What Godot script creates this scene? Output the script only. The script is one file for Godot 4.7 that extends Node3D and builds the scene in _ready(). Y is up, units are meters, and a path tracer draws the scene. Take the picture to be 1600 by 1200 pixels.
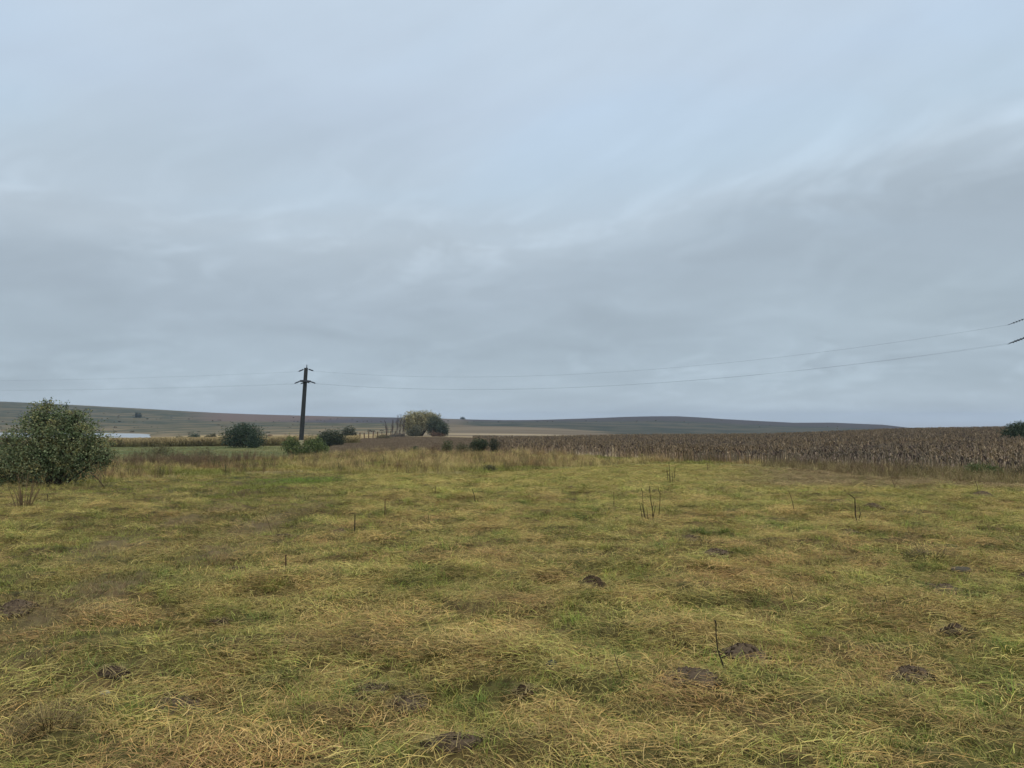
extends Node3D
# An autumn meadow under an overcast sky: cut grass with molehills, rough grass, a power line, a withered crop, a lake and far hills.

const EYE := 1.6
const FOCAL := 1202.0
const EXPOSURE := 1.4
var rng := RandomNumberGenerator.new()
var names := {}
var n_lump := FastNoiseLite.new()
var n_patch := FastNoiseLite.new()
var n_fine := FastNoiseLite.new()
var n_land := FastNoiseLite.new()
var grid := PackedFloat32Array()
const GC := 261
const GD := 320
const U_MAX := 7.0

# depth knots of the survey of the land, and for each bearing the sighted level at that depth
var KNOT := [0.0, 10.0, 20.0, 30.0, 45.0, 60.0, 90.0, 130.0, 170.0, 260.0, 330.0, 400.0, 550.0, 700.0, 900.0, 1150.0, 1400.0, 2000.0, 4000.0]
var HILLS := [
	[925, 914, 50, 0.36, "dark crumbly molehill in the middle of the meadow, tallest and blackest"],
	[1157, 1012, 72, 0.22, "grey molehill beside the tall curved dark stem"],
	[1070, 1064, 82, 0.24, "grey brown molehill below the short slanting dark stem"],
	[707, 1150, 78, 0.24, "flat grey molehill at the front edge of the view, crossed by pale straws"],
	[290, 1112, 66, 0.24, "earthy molehill half hidden by hay strands, lower west meadow"],
	[530, 828, 28, 0.14, "flat dark molehill beside the taller upright stake"],
	[1072, 845, 34, 0.18, "low grey molehill south of the dry many-stemmed plant"],
	[1115, 869, 44, 0.16, "flat brown molehill east of the tallest black molehill"],
	[1325, 835, 32, 0.2, "low dark molehill in front of the forked dark stem"],
	[1313, 785, 34, 0.16, "flat dark molehill behind the forked dark stem"],
	[1360, 796, 30, 0.14, "faint flat molehill, east of the forked dark stem"],
	[1532, 773, 34, 0.18, "brown molehill with a thin weed stalk, near the crop"],
	[1187, 748, 24, 0.2, "narrow dark molehill out in the brown mown strip"],
	[1132, 753, 24, 0.14, "flat dark molehill between the crop and the dry grass corner"],
	[1095, 734, 16, 0.24, "rounded dark molehill closest to the crop rows"],
	[990, 748, 18, 0.16, "small flat molehill below the dry grass tongue"],
	[895, 765, 22, 0.14, "small flat molehill under the green verge"],
	[793, 769, 28, 0.18, "dark brown molehill right of the leaning thin stalk"],
	[1410, 1050, 60, 0.14, "flat earthy molehill in the lower east meadow"],
	[1480, 999, 30, 0.2, "dark little soil heap under hay in the lower east meadow"],
	[1595, 1082, 56, 0.2, "brown molehill cut by the lower east edge of the view"],
	[1470, 924, 62, 0.12, "wide flat soil patch south of the dry grass mound"],
	[1595, 902, 30, 0.18, "dark molehill cut by the east edge of the view"],
	[380, 893, 32, 0.14, "small soil patch west of the short rusty stake"],
	[345, 985, 30, 0.14, "grey bare soil patch in the west hay"],
	[190, 1058, 34, 0.18, "dark soil hollow in the hay beside the pale stone"],
	[585, 1070, 52, 0.14, "brown bare soil patch amid green tufts"],
	[640, 1098, 62, 0.12, "broad thin soil patch behind the flat front molehill"],
	[815, 1090, 24, 0.34, "small black crumbly soil heap in the grass"],
	[30, 966, 60, 0.14, "muddy bare patch in the old wheel track"],
	[450, 838, 26, 0.12, "thin dark soil patch west of the stakes"]]
var burrows: Array[Vector3] = []
var BEAR := [-500, 0, 200, 350, 500, 650, 800, 1000, 1200, 1400, 1600, 2100]
var LEVEL := [
	[767, 748, 731, 722, 713, 704, 699, 694, 692, 689, 681, 672, 650, 632, 622, 630, 645],
	[767, 748, 731, 722, 713, 704, 698, 693.5, 691, 689, 681.5, 674.5, 656, 640, 628, 634, 648],
	[767, 748, 731, 722, 713, 704, 698, 693, 690, 688, 680.5, 673.5, 661, 648, 638, 641, 650],
	[767, 748, 731, 722, 712, 703, 697, 691, 686.5, 682, 677, 672, 664, 653, 646, 648, 653],
	[766, 747, 730, 720, 710, 702, 696, 689, 685, 682, 677, 670, 663, 656, 650.5, 652, 656],
	[766, 746, 729, 719, 708, 700, 693, 684, 680.5, 678, 674, 668, 661, 656, 653, 655, 657],
	[766, 746, 729, 719, 707, 699, 693, 686, 682, 679, 674.5, 667, 661, 658, 656.5, 657, 658],
	[766, 746, 729, 719, 705, 696, 690, 684, 683.5, 683, 680, 673, 664, 656, 652, 655, 658],
	[766, 747, 730, 719, 703, 694, 688, 683, 684, 685, 683, 678, 671, 663, 658, 661, 662],
	[767, 749, 733, 718, 700, 689, 681.5, 675.5, 677, 678, 678.5, 678, 675, 670.5, 667, 668.5, 669],
	[770, 753, 735, 717, 697, 685, 677.5, 672, 673, 674, 675, 675, 674, 673, 672, 672, 671],
	[770, 753, 735, 717, 697, 685, 677.5, 671, 672, 673, 674, 674, 674, 673, 672, 672, 671]]


func _ready() -> void:
	# ---------------------------------------------------------------- camera, sky, light
	var cam := Camera3D.new()
	cam.name = "camera"
	cam.fov = rad_to_deg(2.0 * atan(600.0 / FOCAL))
	cam.position = Vector3(0, EYE, 0)
	cam.rotation.x = atan(60.0 / FOCAL)
	cam.near = 0.05
	cam.far = 9000.0
	cam.current = true
	add_child(cam)
	setup_noise()
	var env := Environment.new()
	env.background_mode = Environment.BG_SKY
	env.tonemap_mode = Environment.TONE_MAPPER_LINEAR
	env.tonemap_exposure = EXPOSURE
	env.sdfgi_enabled = true
	env.ssao_enabled = true
	env.ssil_enabled = true
	var sm := PanoramaSkyMaterial.new()
	sm.panorama = ImageTexture.create_from_image(sky_image())
	sm.energy_multiplier = 1.0
	var sky := Sky.new()
	sky.sky_material = sm
	env.sky = sky
	env.background_energy_multiplier = 1.0
	env.fog_enabled = true
	env.fog_density = 0.00011
	env.fog_light_color = Color(0.80, 0.88, 1.0)
	var we := WorldEnvironment.new()
	we.name = "world"
	we.environment = env
	add_child(we)
	var sun := DirectionalLight3D.new()
	sun.name = "sun"
	sun.light_energy = 0.5
	sun.light_angular_distance = 50.0
	sun.light_color = Color(1.0, 0.97, 0.93)
	sun.shadow_enabled = true
	sun.rotation_degrees = Vector3(-62, 35, 0)
	add_child(sun)
	# ---------------------------------------------------------------- land
	survey()
	build_land()
	build_lake()
	# ---------------------------------------------------------------- plants of the setting
	build_meadow()
	build_rough()
	build_crop()
	build_trees()
	# ---------------------------------------------------------------- objects
	build_power_line()
	build_fence()
	build_molehills()
	build_stems()
	build_small()


# =================================================================== shapes
class Shape:
	var v := PackedVector3Array()
	var n := PackedVector3Array()
	var c := PackedColorArray()
	var i := PackedInt32Array()

	func tri(a: Vector3, b: Vector3, d: Vector3, col: Color) -> void:
		var nn := (b - a).cross(d - a).normalized()
		var k := v.size()
		v.append(a); v.append(b); v.append(d)
		n.append(nn); n.append(nn); n.append(nn)
		c.append(col); c.append(col); c.append(col)
		i.append(k); i.append(k + 2); i.append(k + 1)

	func quad(a: Vector3, b: Vector3, d: Vector3, e: Vector3, col: Color) -> void:
		var nn := (b - a).cross(e - a).normalized()
		var k := v.size()
		v.append(a); v.append(b); v.append(d); v.append(e)
		for q in 4:
			n.append(nn)
			c.append(col)
		i.append_array(PackedInt32Array([k, k + 2, k + 1, k, k + 3, k + 2]))

	# a leaf: four-cornered blade, slightly folded
	func leaf(p: Vector3, along: Vector3, across: Vector3, l: float, w: float, col: Color) -> void:
		var tip := p + along * l
		var mid := p + along * (l * 0.45)
		quad(p, mid + across * (w * 0.5), tip, mid - across * (w * 0.5), col)

	# a blade of grass through points, w wide at its foot, tapering
	func blade(pts: PackedVector3Array, side: Vector3, w: float, col: Color, col2: Color) -> void:
		var m := pts.size()
		var k := v.size()
		for q in m:
			var f := float(q) / (m - 1)
			var hw := w * 0.5 * (1.0 - 0.85 * f * f)
			var t: Vector3 = (pts[mini(q + 1, m - 1)] - pts[maxi(q - 1, 0)]).normalized()
			var nn := side.cross(t).normalized()
			var cc := col.lerp(col2, f)
			v.append(pts[q] - side * hw); v.append(pts[q] + side * hw)
			n.append(nn); n.append(nn)
			c.append(cc); c.append(cc)
		for q in m - 1:
			var a := k + q * 2
			i.append_array(PackedInt32Array([a, a + 3, a + 1, a, a + 2, a + 3]))

	func tube(pts: PackedVector3Array, radii: PackedFloat32Array, sides: int, col: Color, cap := true) -> void:
		var m := pts.size()
		var k := v.size()
		for q in m:
			var t: Vector3 = (pts[mini(q + 1, m - 1)] - pts[maxi(q - 1, 0)]).normalized()
			var up := Vector3.UP if absf(t.y) < 0.9 else Vector3.RIGHT
			var s := t.cross(up).normalized()
			var o := s.cross(t).normalized()
			for j in sides:
				var a := TAU * j / sides
				var d := s * cos(a) + o * sin(a)
				v.append(pts[q] + d * radii[q])
				n.append(d)
				c.append(col)
		for q in m - 1:
			for j in sides:
				var a := k + q * sides + j
				var b := k + q * sides + (j + 1) % sides
				i.append_array(PackedInt32Array([a, b, a + sides, b, b + sides, a + sides]))
		if cap:
			var t1: Vector3 = (pts[m - 1] - pts[m - 2]).normalized()
			var kk := v.size()
			for j in sides:
				v.append(v[k + (m - 1) * sides + j]); n.append(t1); c.append(col)
			for j in range(1, sides - 1):
				i.append_array(PackedInt32Array([kk, kk + j, kk + j + 1]))

	func box(at: Vector3, size: Vector3, turn: Basis, col: Color) -> void:
		var h := size * 0.5
		var p := []
		for q in 8:
			p.append(at + turn * Vector3(h.x if q & 1 else -h.x, h.y if q & 2 else -h.y, h.z if q & 4 else -h.z))
		quad(p[4], p[5], p[7], p[6], col)
		quad(p[1], p[0], p[2], p[3], col)
		quad(p[5], p[1], p[3], p[7], col)
		quad(p[0], p[4], p[6], p[2], col)
		quad(p[6], p[7], p[3], p[2], col)
		quad(p[0], p[1], p[5], p[4], col)

	func mesh() -> ArrayMesh:
		var a := []
		a.resize(Mesh.ARRAY_MAX)
		a[Mesh.ARRAY_VERTEX] = v
		a[Mesh.ARRAY_NORMAL] = n
		a[Mesh.ARRAY_COLOR] = c
		a[Mesh.ARRAY_INDEX] = i
		var m := ArrayMesh.new()
		m.add_surface_from_arrays(Mesh.PRIMITIVE_TRIANGLES, a)
		return m


# =================================================================== naming
func numbered(called: String) -> String:
	var k: int = names.get(called, 0)
	names[called] = k + 1
	return called if k == 0 else "%s_%03d" % [called, k]


func tag(o: Node, label: String, category := "", group := "", kind := "") -> void:
	o.set_meta("label", label)
	if category:
		o.set_meta("category", category)
	if group:
		o.set_meta("group", group)
	if kind:
		o.set_meta("kind", kind)


func thing(called: String, label: String, category: String, at: Vector3, group := "") -> Node3D:
	var o := Node3D.new()
	o.name = numbered(called)
	o.position = at
	add_child(o)
	tag(o, label, category, group)
	return o


func part(called: String, s: Shape, m: Material, parent: Node) -> MeshInstance3D:
	var o := MeshInstance3D.new()
	o.mesh = s.mesh()
	o.material_override = m
	if parent == self:
		o.name = numbered(called)
		add_child(o)
	else:
		o.name = called
		parent.add_child(o, true)
	return o


func scatter(called: String, label: String, category: String, mesh: Mesh, m: Material, where: Array, tints: Array, parent: Node = self) -> void:
	var mm := MultiMesh.new()
	mm.transform_format = MultiMesh.TRANSFORM_3D
	mm.use_colors = true
	mm.mesh = mesh
	mm.instance_count = where.size()
	for k in where.size():
		mm.set_instance_transform(k, where[k])
		mm.set_instance_color(k, tints[k])
	var o := MultiMeshInstance3D.new()
	o.multimesh = mm
	o.material_override = m
	if parent == self:
		o.name = numbered(called)
		add_child(o)
		tag(o, label, category, "", "stuff")
	else:
		o.name = called
		parent.add_child(o, true)
		o.set_meta("kind", "stuff")


func paint(rough := 0.9, back := 0.0, spec := 0.3) -> StandardMaterial3D:
	var m := StandardMaterial3D.new()
	m.vertex_color_use_as_albedo = true
	m.roughness = rough
	m.metallic_specular = spec
	if back > 0.0:
		m.backlight_enabled = true
		m.backlight = Color(back, back, back)
	return m


func rr(a: float, b: float) -> float:
	return rng.randf_range(a, b)


func mix(a: Color, b: Color, f: float) -> Color:
	return a.lerp(b, clampf(f, 0.0, 1.0))


func dim(a: Color, f: float) -> Color:
	return Color(a.r * f, a.g * f, a.b * f)


func step_up(a: float, b: float, x: float) -> float:
	return smoothstep(a, b, x)


# piecewise linear table lookup
func along(xs: Array, ys: Array, x: float) -> float:
	if x <= xs[0]:
		return ys[0]
	for k in range(1, xs.size()):
		if x <= xs[k]:
			var f: float = (x - xs[k - 1]) / float(xs[k] - xs[k - 1])
			return lerpf(ys[k - 1], ys[k], f)
	return ys[ys.size() - 1]


func setup_noise() -> void:
	for a in [[n_lump, 11, 1.0], [n_patch, 23, 1.0], [n_fine, 37, 1.0], [n_land, 51, 1.0]]:
		var f: FastNoiseLite = a[0]
		f.noise_type = FastNoiseLite.TYPE_SIMPLEX_SMOOTH
		f.seed = a[1]
		f.frequency = a[2]
		f.fractal_type = FastNoiseLite.FRACTAL_NONE
	n_land.fractal_type = FastNoiseLite.FRACTAL_FBM
	n_land.fractal_octaves = 4


# =================================================================== sky
func sky_image() -> Image:
	var w := 2048
	var h := 1024
	var im := Image.create(w, h, false, Image.FORMAT_RGBF)
	var cl := FastNoiseLite.new()
	cl.seed = 5
	cl.frequency = 1.0
	cl.fractal_type = FastNoiseLite.FRACTAL_FBM
	cl.fractal_octaves = 5
	cl.fractal_gain = 0.52
	var soft := FastNoiseLite.new()
	soft.seed = 9
	soft.frequency = 1.0
	soft.fractal_octaves = 2
	var els := [0.0, 2.9, 4.8, 9.0, 11.0, 13.4, 17.0, 23.0, 30.0, 45.0, 65.0, 90.0]
	var cols := [Color8(179, 194, 204), Color8(173, 190, 202), Color8(169, 186, 199), Color8(168, 184, 198), Color8(172, 188, 202), Color8(185, 201, 215), Color8(187, 205, 221), Color8(190, 208, 227), Color8(196, 214, 232), Color8(214, 228, 241), Color8(233, 241, 248), Color8(243, 248, 252)]
	var lins := []
	for q in cols:
		lins.append((q as Color).srgb_to_linear() * (1.0 / EXPOSURE))
	for y in h:
		var el := 90.0 - (y + 0.5) / h * 180.0
		if el < -1.0:
			im.fill_rect(Rect2i(0, y, w, 1), Color(0.30, 0.34, 0.37))
			continue
		var e := maxf(el, 0.0)
		var se := sin(deg_to_rad(e))
		var ce := cos(deg_to_rad(e))
		for x in w:
			var az := wrapf((x + 0.5) / w * TAU, -PI, PI)
			var dx := sin(az) * ce
			var dz := -cos(az) * ce
			# the edge of the low grey bank wanders in height
			var edge := 1.1 - 1.7 * cos(az * 5.0) + 2.4 * sin(az * 2.0)
			var e2 := clampf(e - edge * smoothstep(3.0, 10.0, e) * (1.0 - smoothstep(18.0, 34.0, e)) + 2.2 * cl.get_noise_3d(dx * 2.2, se * 7.0 - dx * 1.2, dz * 2.2) * smoothstep(2.0, 9.0, e), 0.0, 89.9)
			var base := Color.BLACK
			for k in range(1, els.size()):
				if e2 <= els[k]:
					var f: float = (e2 - els[k - 1]) / (els[k] - els[k - 1])
					base = (lins[k - 1] as Color).lerp(lins[k], f)
					break
			# the layer of cloud lies level overhead: its texture narrows towards the horizon
			var q := 1.0 / (se + 0.13)
			var px := dx * q
			var pz := dz * q
			var big := soft.get_noise_3d(px * 0.42 + 3.0, pz * 0.60, 0.0)
			var wx := soft.get_noise_3d(px * 0.8, pz * 0.8, 7.0) * 0.5
			var det := cl.get_noise_3d(px * 0.55 + wx + pz * 0.22, pz * 1.15 + wx, 2.0)
			var streak := cl.get_noise_3d(dx * 5.0 + 10.0, se * 22.0 + dx * 3.0, dz * 5.0)
			var low := 1.0 - smoothstep(3.0, 20.0, e)
			var wisp := cl.get_noise_3d(dx * 7.0 - se * 5.0, se * 16.0 - dx * 4.5, dz * 7.0)
			var crisp := cl.get_noise_3d(dx * 9.0 - se * 8.0 + 40.0 + wx * 1.6, se * 19.0 - dx * 6.0 + det * 1.6, dz * 9.0)
			crisp = maxf(crisp + 0.05, 0.0) * 1.6 - 0.12
			var amount := big * 0.06 + det * (0.05 + 0.02 * low) + streak * 0.05 * low + wisp * 0.03 + crisp * (0.035 * (1.0 - smoothstep(16.0, 26.0, e)) + 0.085 * exp(-pow((e2 - 13.0) / 2.6, 2.0)) + 0.10 * exp(-pow((e - 3.6) / 2.0, 2.0)))
			var g := 1.0 + amount * 1.25
			var cc := Color(base.r * g, base.g * g, base.b * g)
			# thinner cloud lets through a bluer light
			var blue := smoothstep(-0.35, 0.6, big + det) * smoothstep(8.0, 20.0, e)
			cc.r *= 1.0 - 0.035 * (blue - 0.5)
			cc.b *= 1.0 + 0.025 * (blue - 0.5)
			im.set_pixel(x, y, cc)
	return im


# =================================================================== land
func hermite(x0: float, y0: float, x1: float, y1: float, xa: float, ya: float, xb: float, yb: float, x: float) -> float:
	var f := (x - x0) / (x1 - x0)
	var d := (y1 - y0) / (x1 - x0)
	var m0 := d
	var m1 := d
	if xa < x0:
		var da := (y0 - ya) / (x0 - xa)
		m0 = 0.0 if da * d < 0.0 else (da * (x1 - x0) + d * (x0 - xa)) / (x1 - xa)
	if xb > x1:
		var db := (yb - y1) / (xb - x1)
		m1 = 0.0 if db * d < 0.0 else (db * (x1 - x0) + d * (xb - x1)) / (xb - x0)
	var w := x1 - x0
	var f2 := f * f
	var f3 := f2 * f
	return (2.0 * f3 - 3.0 * f2 + 1.0) * y0 + (f3 - 2.0 * f2 + f) * w * m0 + (3.0 * f2 - 2.0 * f3) * y1 + (f3 - f2) * w * m1


func survey() -> void:
	var pitch := atan(60.0 / FOCAL)
	var us := []
	for d in KNOT:
		us.append(log(1.0 + d / 4.0))
	var rows := []
	for b in BEAR.size():
		var hs := [0.0, -0.03]
		for k in LEVEL[b].size():
			var dep: float = KNOT[k + 2]
			hs.append(EYE - dep * tan(atan((LEVEL[b][k] - 600.0) / FOCAL) - pitch))
		rows.append(hs)
	# along every bearing of the survey
	var fine := []
	for b in BEAR.size():
		var line := PackedFloat32Array()
		for j in GD:
			var u := U_MAX * j / (GD - 1)
			var k := 0
			while k < us.size() - 2 and u > us[k + 1]:
				k += 1
			var a := maxi(k - 1, 0)
			var z := mini(k + 2, us.size() - 1)
			line.append(hermite(us[k], rows[b][k], us[k + 1], rows[b][k + 1], us[a], rows[b][a], us[z], rows[b][z], minf(u, us[us.size() - 1])))
		fine.append(line)
	grid.resize(GC * GD)
	for cidx in GC:
		var col := -500.0 + 10.0 * cidx
		var k := 0
		while k < BEAR.size() - 2 and col > BEAR[k + 1]:
			k += 1
		var a := maxi(k - 1, 0)
		var z := mini(k + 2, BEAR.size() - 1)
		for j in GD:
			var dd := 4.0 * (exp(U_MAX * j / (GD - 1)) - 1.0)
			var crest := along([940, 1060, 1095, 1130, 1200, 1240, 1300, 1380, 1420, 1500], [0.0, -2.4, -1.6, -0.5, 0.5, 0.8, -2.3, -2.5, 0.8, 0.0], col) * smoothstep(900.0, 1350.0, dd)
			grid[cidx * GD + j] = -crest * dd / FOCAL + hermite(BEAR[k], fine[k][j], BEAR[k + 1], fine[k + 1][j], BEAR[a], fine[a][j], BEAR[z], fine[z][j], col)


func bearing(x: float, z: float) -> float:
	var a := atan2(x, -z)
	var s := absf(a)
	if s < 1.05:
		return clampf(800.0 + FOCAL * tan(a), -500.0, 2100.0)
	return lerpf(-500.0 if a < 0.0 else 2100.0, 800.0, clampf((s - 1.05) / 2.0, 0.0, 1.0))


func depth_of(x: float, z: float) -> float:
	var r := sqrt(x * x + z * z)
	return maxf(-z, r * 0.6)


func ground_y(x: float, z: float) -> float:
	var c := (bearing(x, z) + 500.0) / 10.0
	var u := log(1.0 + depth_of(x, z) / 4.0) / U_MAX * (GD - 1)
	var ci := clampi(int(c), 0, GC - 2)
	var ui := clampi(int(u), 0, GD - 2)
	var fc := clampf(c - ci, 0.0, 1.0)
	var fu := clampf(u - ui, 0.0, 1.0)
	var k := ci * GD + ui
	var y := lerpf(lerpf(grid[k], grid[k + 1], fu), lerpf(grid[k + GD], grid[k + GD + 1], fu), fc)
	var r2 := x * x + z * z
	if r2 < 6400.0:
		var near := 1.0 - r2 / 6400.0
		y += near * (0.045 * n_lump.get_noise_2d(x * 0.9, z * 0.9) + 0.040 * n_lump.get_noise_2d(x * 2.1 + 40.0, z * 2.1) + 0.014 * n_lump.get_noise_2d(x * 5.2, z * 5.2) + 0.05 * n_lump.get_noise_2d(x * 0.22, z * 0.22 + 9.0))
	return y


# a site on the ground: its bearing and its depth ahead
func site(col: float, dep: float) -> Vector3:
	var x := (col - 800.0) / FOCAL * dep
	return Vector3(x, ground_y(x, -dep), -dep)


# depth at which the mown meadow ends
func mown_edge(c: float) -> float:
	return along([-500, 0, 160, 200, 350, 470, 600, 700, 850, 1000, 1080, 1230, 1400, 1600, 2000], [20, 20.5, 21.5, 28, 31, 36, 33, 31, 38, 47, 50, 41, 29, 26, 25], c)


func crop_front(c: float) -> float:
	return along([740, 850, 950, 1050, 1200, 1400, 1600, 1900], [96, 78, 66, 58, 52, 44, 38, 34], c) + 1.3 * n_patch.get_noise_2d(c * 0.035, 4.0)


func track_axis(d: float) -> float:
	return -4.3 - 0.03 * d - 0.11 * maxf(d - 14.0, 0.0) + 0.3 * n_patch.get_noise_2d(d * 0.2, 3.0)


# the trodden strip that leads over the meadow towards the pole
func track(x: float, d: float) -> float:
	var wide := 1.75 + 0.35 * n_patch.get_noise_2d(d * 0.4, 8.0)
	var a := absf(x - track_axis(d)) / wide
	return (1.0 - smoothstep(0.55, 1.25, a)) * smoothstep(3.5, 5.5, d) * (1.0 - smoothstep(24.0, 30.0, d))


func rut(x: float, d: float) -> float:
	var a := absf(absf(x - track_axis(d)) - 0.75) / 0.42
	return (1.0 - smoothstep(0.4, 1.2, a)) * smoothstep(4.0, 6.0, d) * (1.0 - smoothstep(13.0, 19.0, d)) * clampf(0.7 + 0.9 * n_patch.get_noise_2d(x * 0.8, d * 0.5), 0.0, 1.0)


func land_color(x: float, z: float) -> Color:
	var c := bearing(x, z)
	var d := depth_of(x, z)
	var nz := n_land.get_noise_2d(x * 0.02, z * 0.02)
	var nf := n_land.get_noise_2d(x * 0.25, z * 0.25)
	var soil := mix(Color(0.085, 0.060, 0.026), Color(0.070, 0.064, 0.022), 0.5 + n_patch.get_noise_2d(x * 0.6, z * 0.6) * 0.8)
	if d < 60.0:
		soil = dim(soil, 1.0 + 0.5 * n_fine.get_noise_2d(x * 9.0, z * 9.0) + 0.4 * n_fine.get_noise_2d(x * 31.0, z * 31.0))
	if z < 0.0 and d < 45.0:
		soil = mix(soil, Color(0.170, 0.125, 0.072), rut(x, d) * 0.5)
	var rough := mix(Color(0.24, 0.185, 0.085), Color(0.19, 0.18, 0.068), 0.5 + nf)
	var out := mix(soil, rough, smoothstep(0.0, 4.0, d - mown_edge(c)))
	if d < 60.0:
		if c > 1000.0:
			out = mix(out, Color(0.27, 0.21, 0.135), smoothstep(0.0, 2.0, d - crop_front(c)))
		return out
	# fields beyond the rough grass
	var wob := n_land.get_noise_2d(x * 0.006, z * 0.006 + 50.0)
	var ew := 1.0 + 0.12 * wob
	var green := dim(mix(Color(0.090, 0.110, 0.042), Color(0.150, 0.145, 0.060), 0.5 + nz * 1.8 + 0.6 * nf), 1.0 + 0.4 * nf)
	var stub := dim(mix(Color(0.215, 0.158, 0.102), Color(0.185, 0.150, 0.085), 0.5 + nz * 1.5), 1.0 + 0.5 * nf)
	var tan_field := dim(Color(0.185, 0.145, 0.092), 1.0 + 0.25 * nz + 0.15 * nf)
	var yellow := Color(0.33, 0.25, 0.12)
	var left := 1.0 - smoothstep(520.0, 575.0, c)
	var f1 := mix(stub, green, left)
	out = mix(out, f1, smoothstep(72.0, 92.0, d * ew))
	# withered crop land on the slope
	var crop_soil := dim(Color(0.205, 0.165, 0.125), 1.0 + 0.4 * nf)
	crop_soil = mix(crop_soil, Color(0.27, 0.21, 0.135), 1.0 - smoothstep(4.0, 40.0, d - crop_front(c)))
	if c > 740.0 and d > 60.0:
		out = mix(out, crop_soil, smoothstep(0.0, 3.0, d - crop_front(c)) * smoothstep(740.0, 800.0, c))
	if d < 165.0:
		return out
	var far_left := mix(yellow, dim(yellow, 0.8), 0.5 + nz)
	var mid := mix(stub, Color(0.31, 0.25, 0.14), smoothstep(262.0, 272.0, d) * (1.0 - smoothstep(300.0, 312.0, d)) * smoothstep(610.0, 640.0, c))
	mid = mix(mid, tan_field, smoothstep(320.0, 332.0, d))
	mid = mix(mid, Color(0.12, 0.10, 0.07), smoothstep(345.0, 350.0, d) * (1.0 - smoothstep(362.0, 368.0, d)) * 0.8 * smoothstep(560.0, 640.0, c))
	mid = mix(mid, Color(0.30, 0.24, 0.155), smoothstep(372.0, 380.0, d) * (1.0 - smoothstep(425.0, 440.0, d)) * smoothstep(640.0, 700.0, c))
	var f2 := mix(mid, far_left, 1.0 - smoothstep(500.0, 575.0, c - 90.0 * smoothstep(215.0, 235.0, d)))
	out = mix(out, f2, smoothstep(168.0, 176.0, d) * (1.0 - smoothstep(940.0, 990.0, c)))
	if d > 230.0 and c > 900.0:
		var up := mix(crop_soil, Color(0.15, 0.14, 0.085), smoothstep(1250.0, 1420.0, c))
		out = mix(out, up, smoothstep(238.0, 262.0, d) * smoothstep(940.0, 1000.0, c))
	if d < 380.0:
		return out
	# hills
	var st := n_land.get_noise_2d(x * 0.0018, z * 0.012 + 7.0)
	var st2 := n_land.get_noise_2d(x * 0.006 + 11.0, z * 0.03)
	var st3 := n_land.get_noise_2d(x * 0.022, z * 0.016 + 31.0)
	var low := mix(Color(0.078, 0.076, 0.046), Color(0.200, 0.155, 0.090), 0.30 + st * 1.7 + st2 * 1.2 + st3 * 1.7)
	var high := mix(Color(0.046, 0.054, 0.032), Color(0.112, 0.096, 0.058), 0.40 + st * 1.6 + st2 * 1.2 + st3 * 1.7)
	var hill_l := mix(low, high, smoothstep(620.0, 900.0, d * (1.0 + 0.25 * st)))
	# ploughed strips on the crest
	hill_l = mix(hill_l, Color(0.115, 0.084, 0.068), smoothstep(1010.0, 1060.0, d * (1.0 + 0.05 * st)) * smoothstep(270.0, 360.0, c) * (1.0 - smoothstep(520.0, 640.0, c + (d - 1200.0) * 0.35)))
	hill_l = mix(hill_l, Color(0.060, 0.056, 0.062), smoothstep(930.0, 980.0, d + (c - 560.0) * 0.6) * smoothstep(380.0, 520.0, c + (d - 1050.0) * -0.5))
	var slope := dim(Color(0.140, 0.113, 0.076), 1.0 + 0.35 * st + 0.2 * st2)
	var edge := 700.0 + (c - 800.0) * -0.75 + 60.0 * st
	var dark := mix(Color(0.036, 0.047, 0.036), Color(0.076, 0.072, 0.054), 0.5 + st * 1.6 + st2 * 1.2 + st3 * 1.5)
	dark = mix(dark, Color(0.056, 0.052, 0.054), smoothstep(1020.0, 1120.0, d + 100.0 * st))
	var hill_r := mix(slope, dark, smoothstep(0.0, 40.0, d - maxf(edge, 420.0)) * smoothstep(0.0, 1.0, (c - 690.0) / 60.0))
	hill_r = mix(hill_r, Color(0.14, 0.13, 0.085), smoothstep(1400.0, 1480.0, c))
	var hill := mix(hill_l, hill_r, smoothstep(660.0, 730.0, c))
	return mix(out, hill, smoothstep(430.0, 480.0, d + 60.0 * st))


func sheet(called: String, rads: PackedFloat32Array, azs: PackedFloat32Array, m: Material, label: String, category: String) -> void:
	var s := Shape.new()
	var na := azs.size()
	for r in rads:
		for a in azs:
			var x := sin(a) * r
			var z := -cos(a) * r
			s.v.append(Vector3(x, ground_y(x, z), z))
			s.c.append(land_color(x, z))
	var nr := rads.size()
	s.n.resize(s.v.size())
	for q in nr:
		for j in na:
			var k := q * na + j
			var p := s.v[maxi(q - 1, 0) * na + j]
			var p2 := s.v[mini(q + 1, nr - 1) * na + j]
			var a0 := s.v[q * na + maxi(j - 1, 0)]
			var a1 := s.v[q * na + mini(j + 1, na - 1)]
			var nn := (p2 - p).cross(a1 - a0)
			nn = nn.normalized()
			s.n[k] = -nn if nn.y < 0.0 else nn
	for q in nr - 1:
		for j in na - 1:
			var k := q * na + j
			s.i.append_array(PackedInt32Array([k, k + na, k + na + 1, k, k + na + 1, k + 1]))
	var o := part(called, s, m, self)
	tag(o, label, category, "", "structure")


func ring(a: float, b: float, ratio: float) -> PackedFloat32Array:
	var n := int(ceil(log(b / a) / log(ratio)))
	var out := PackedFloat32Array()
	for k in n + 1:
		out.append(a * pow(b / a, float(k) / n))
	return out


func fan(from: float, to: float, step: float) -> PackedFloat32Array:
	var n := int(round((to - from) / step))
	var out := PackedFloat32Array()
	for k in n + 1:
		out.append(deg_to_rad(from + (to - from) * k / n))
	return out


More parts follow.
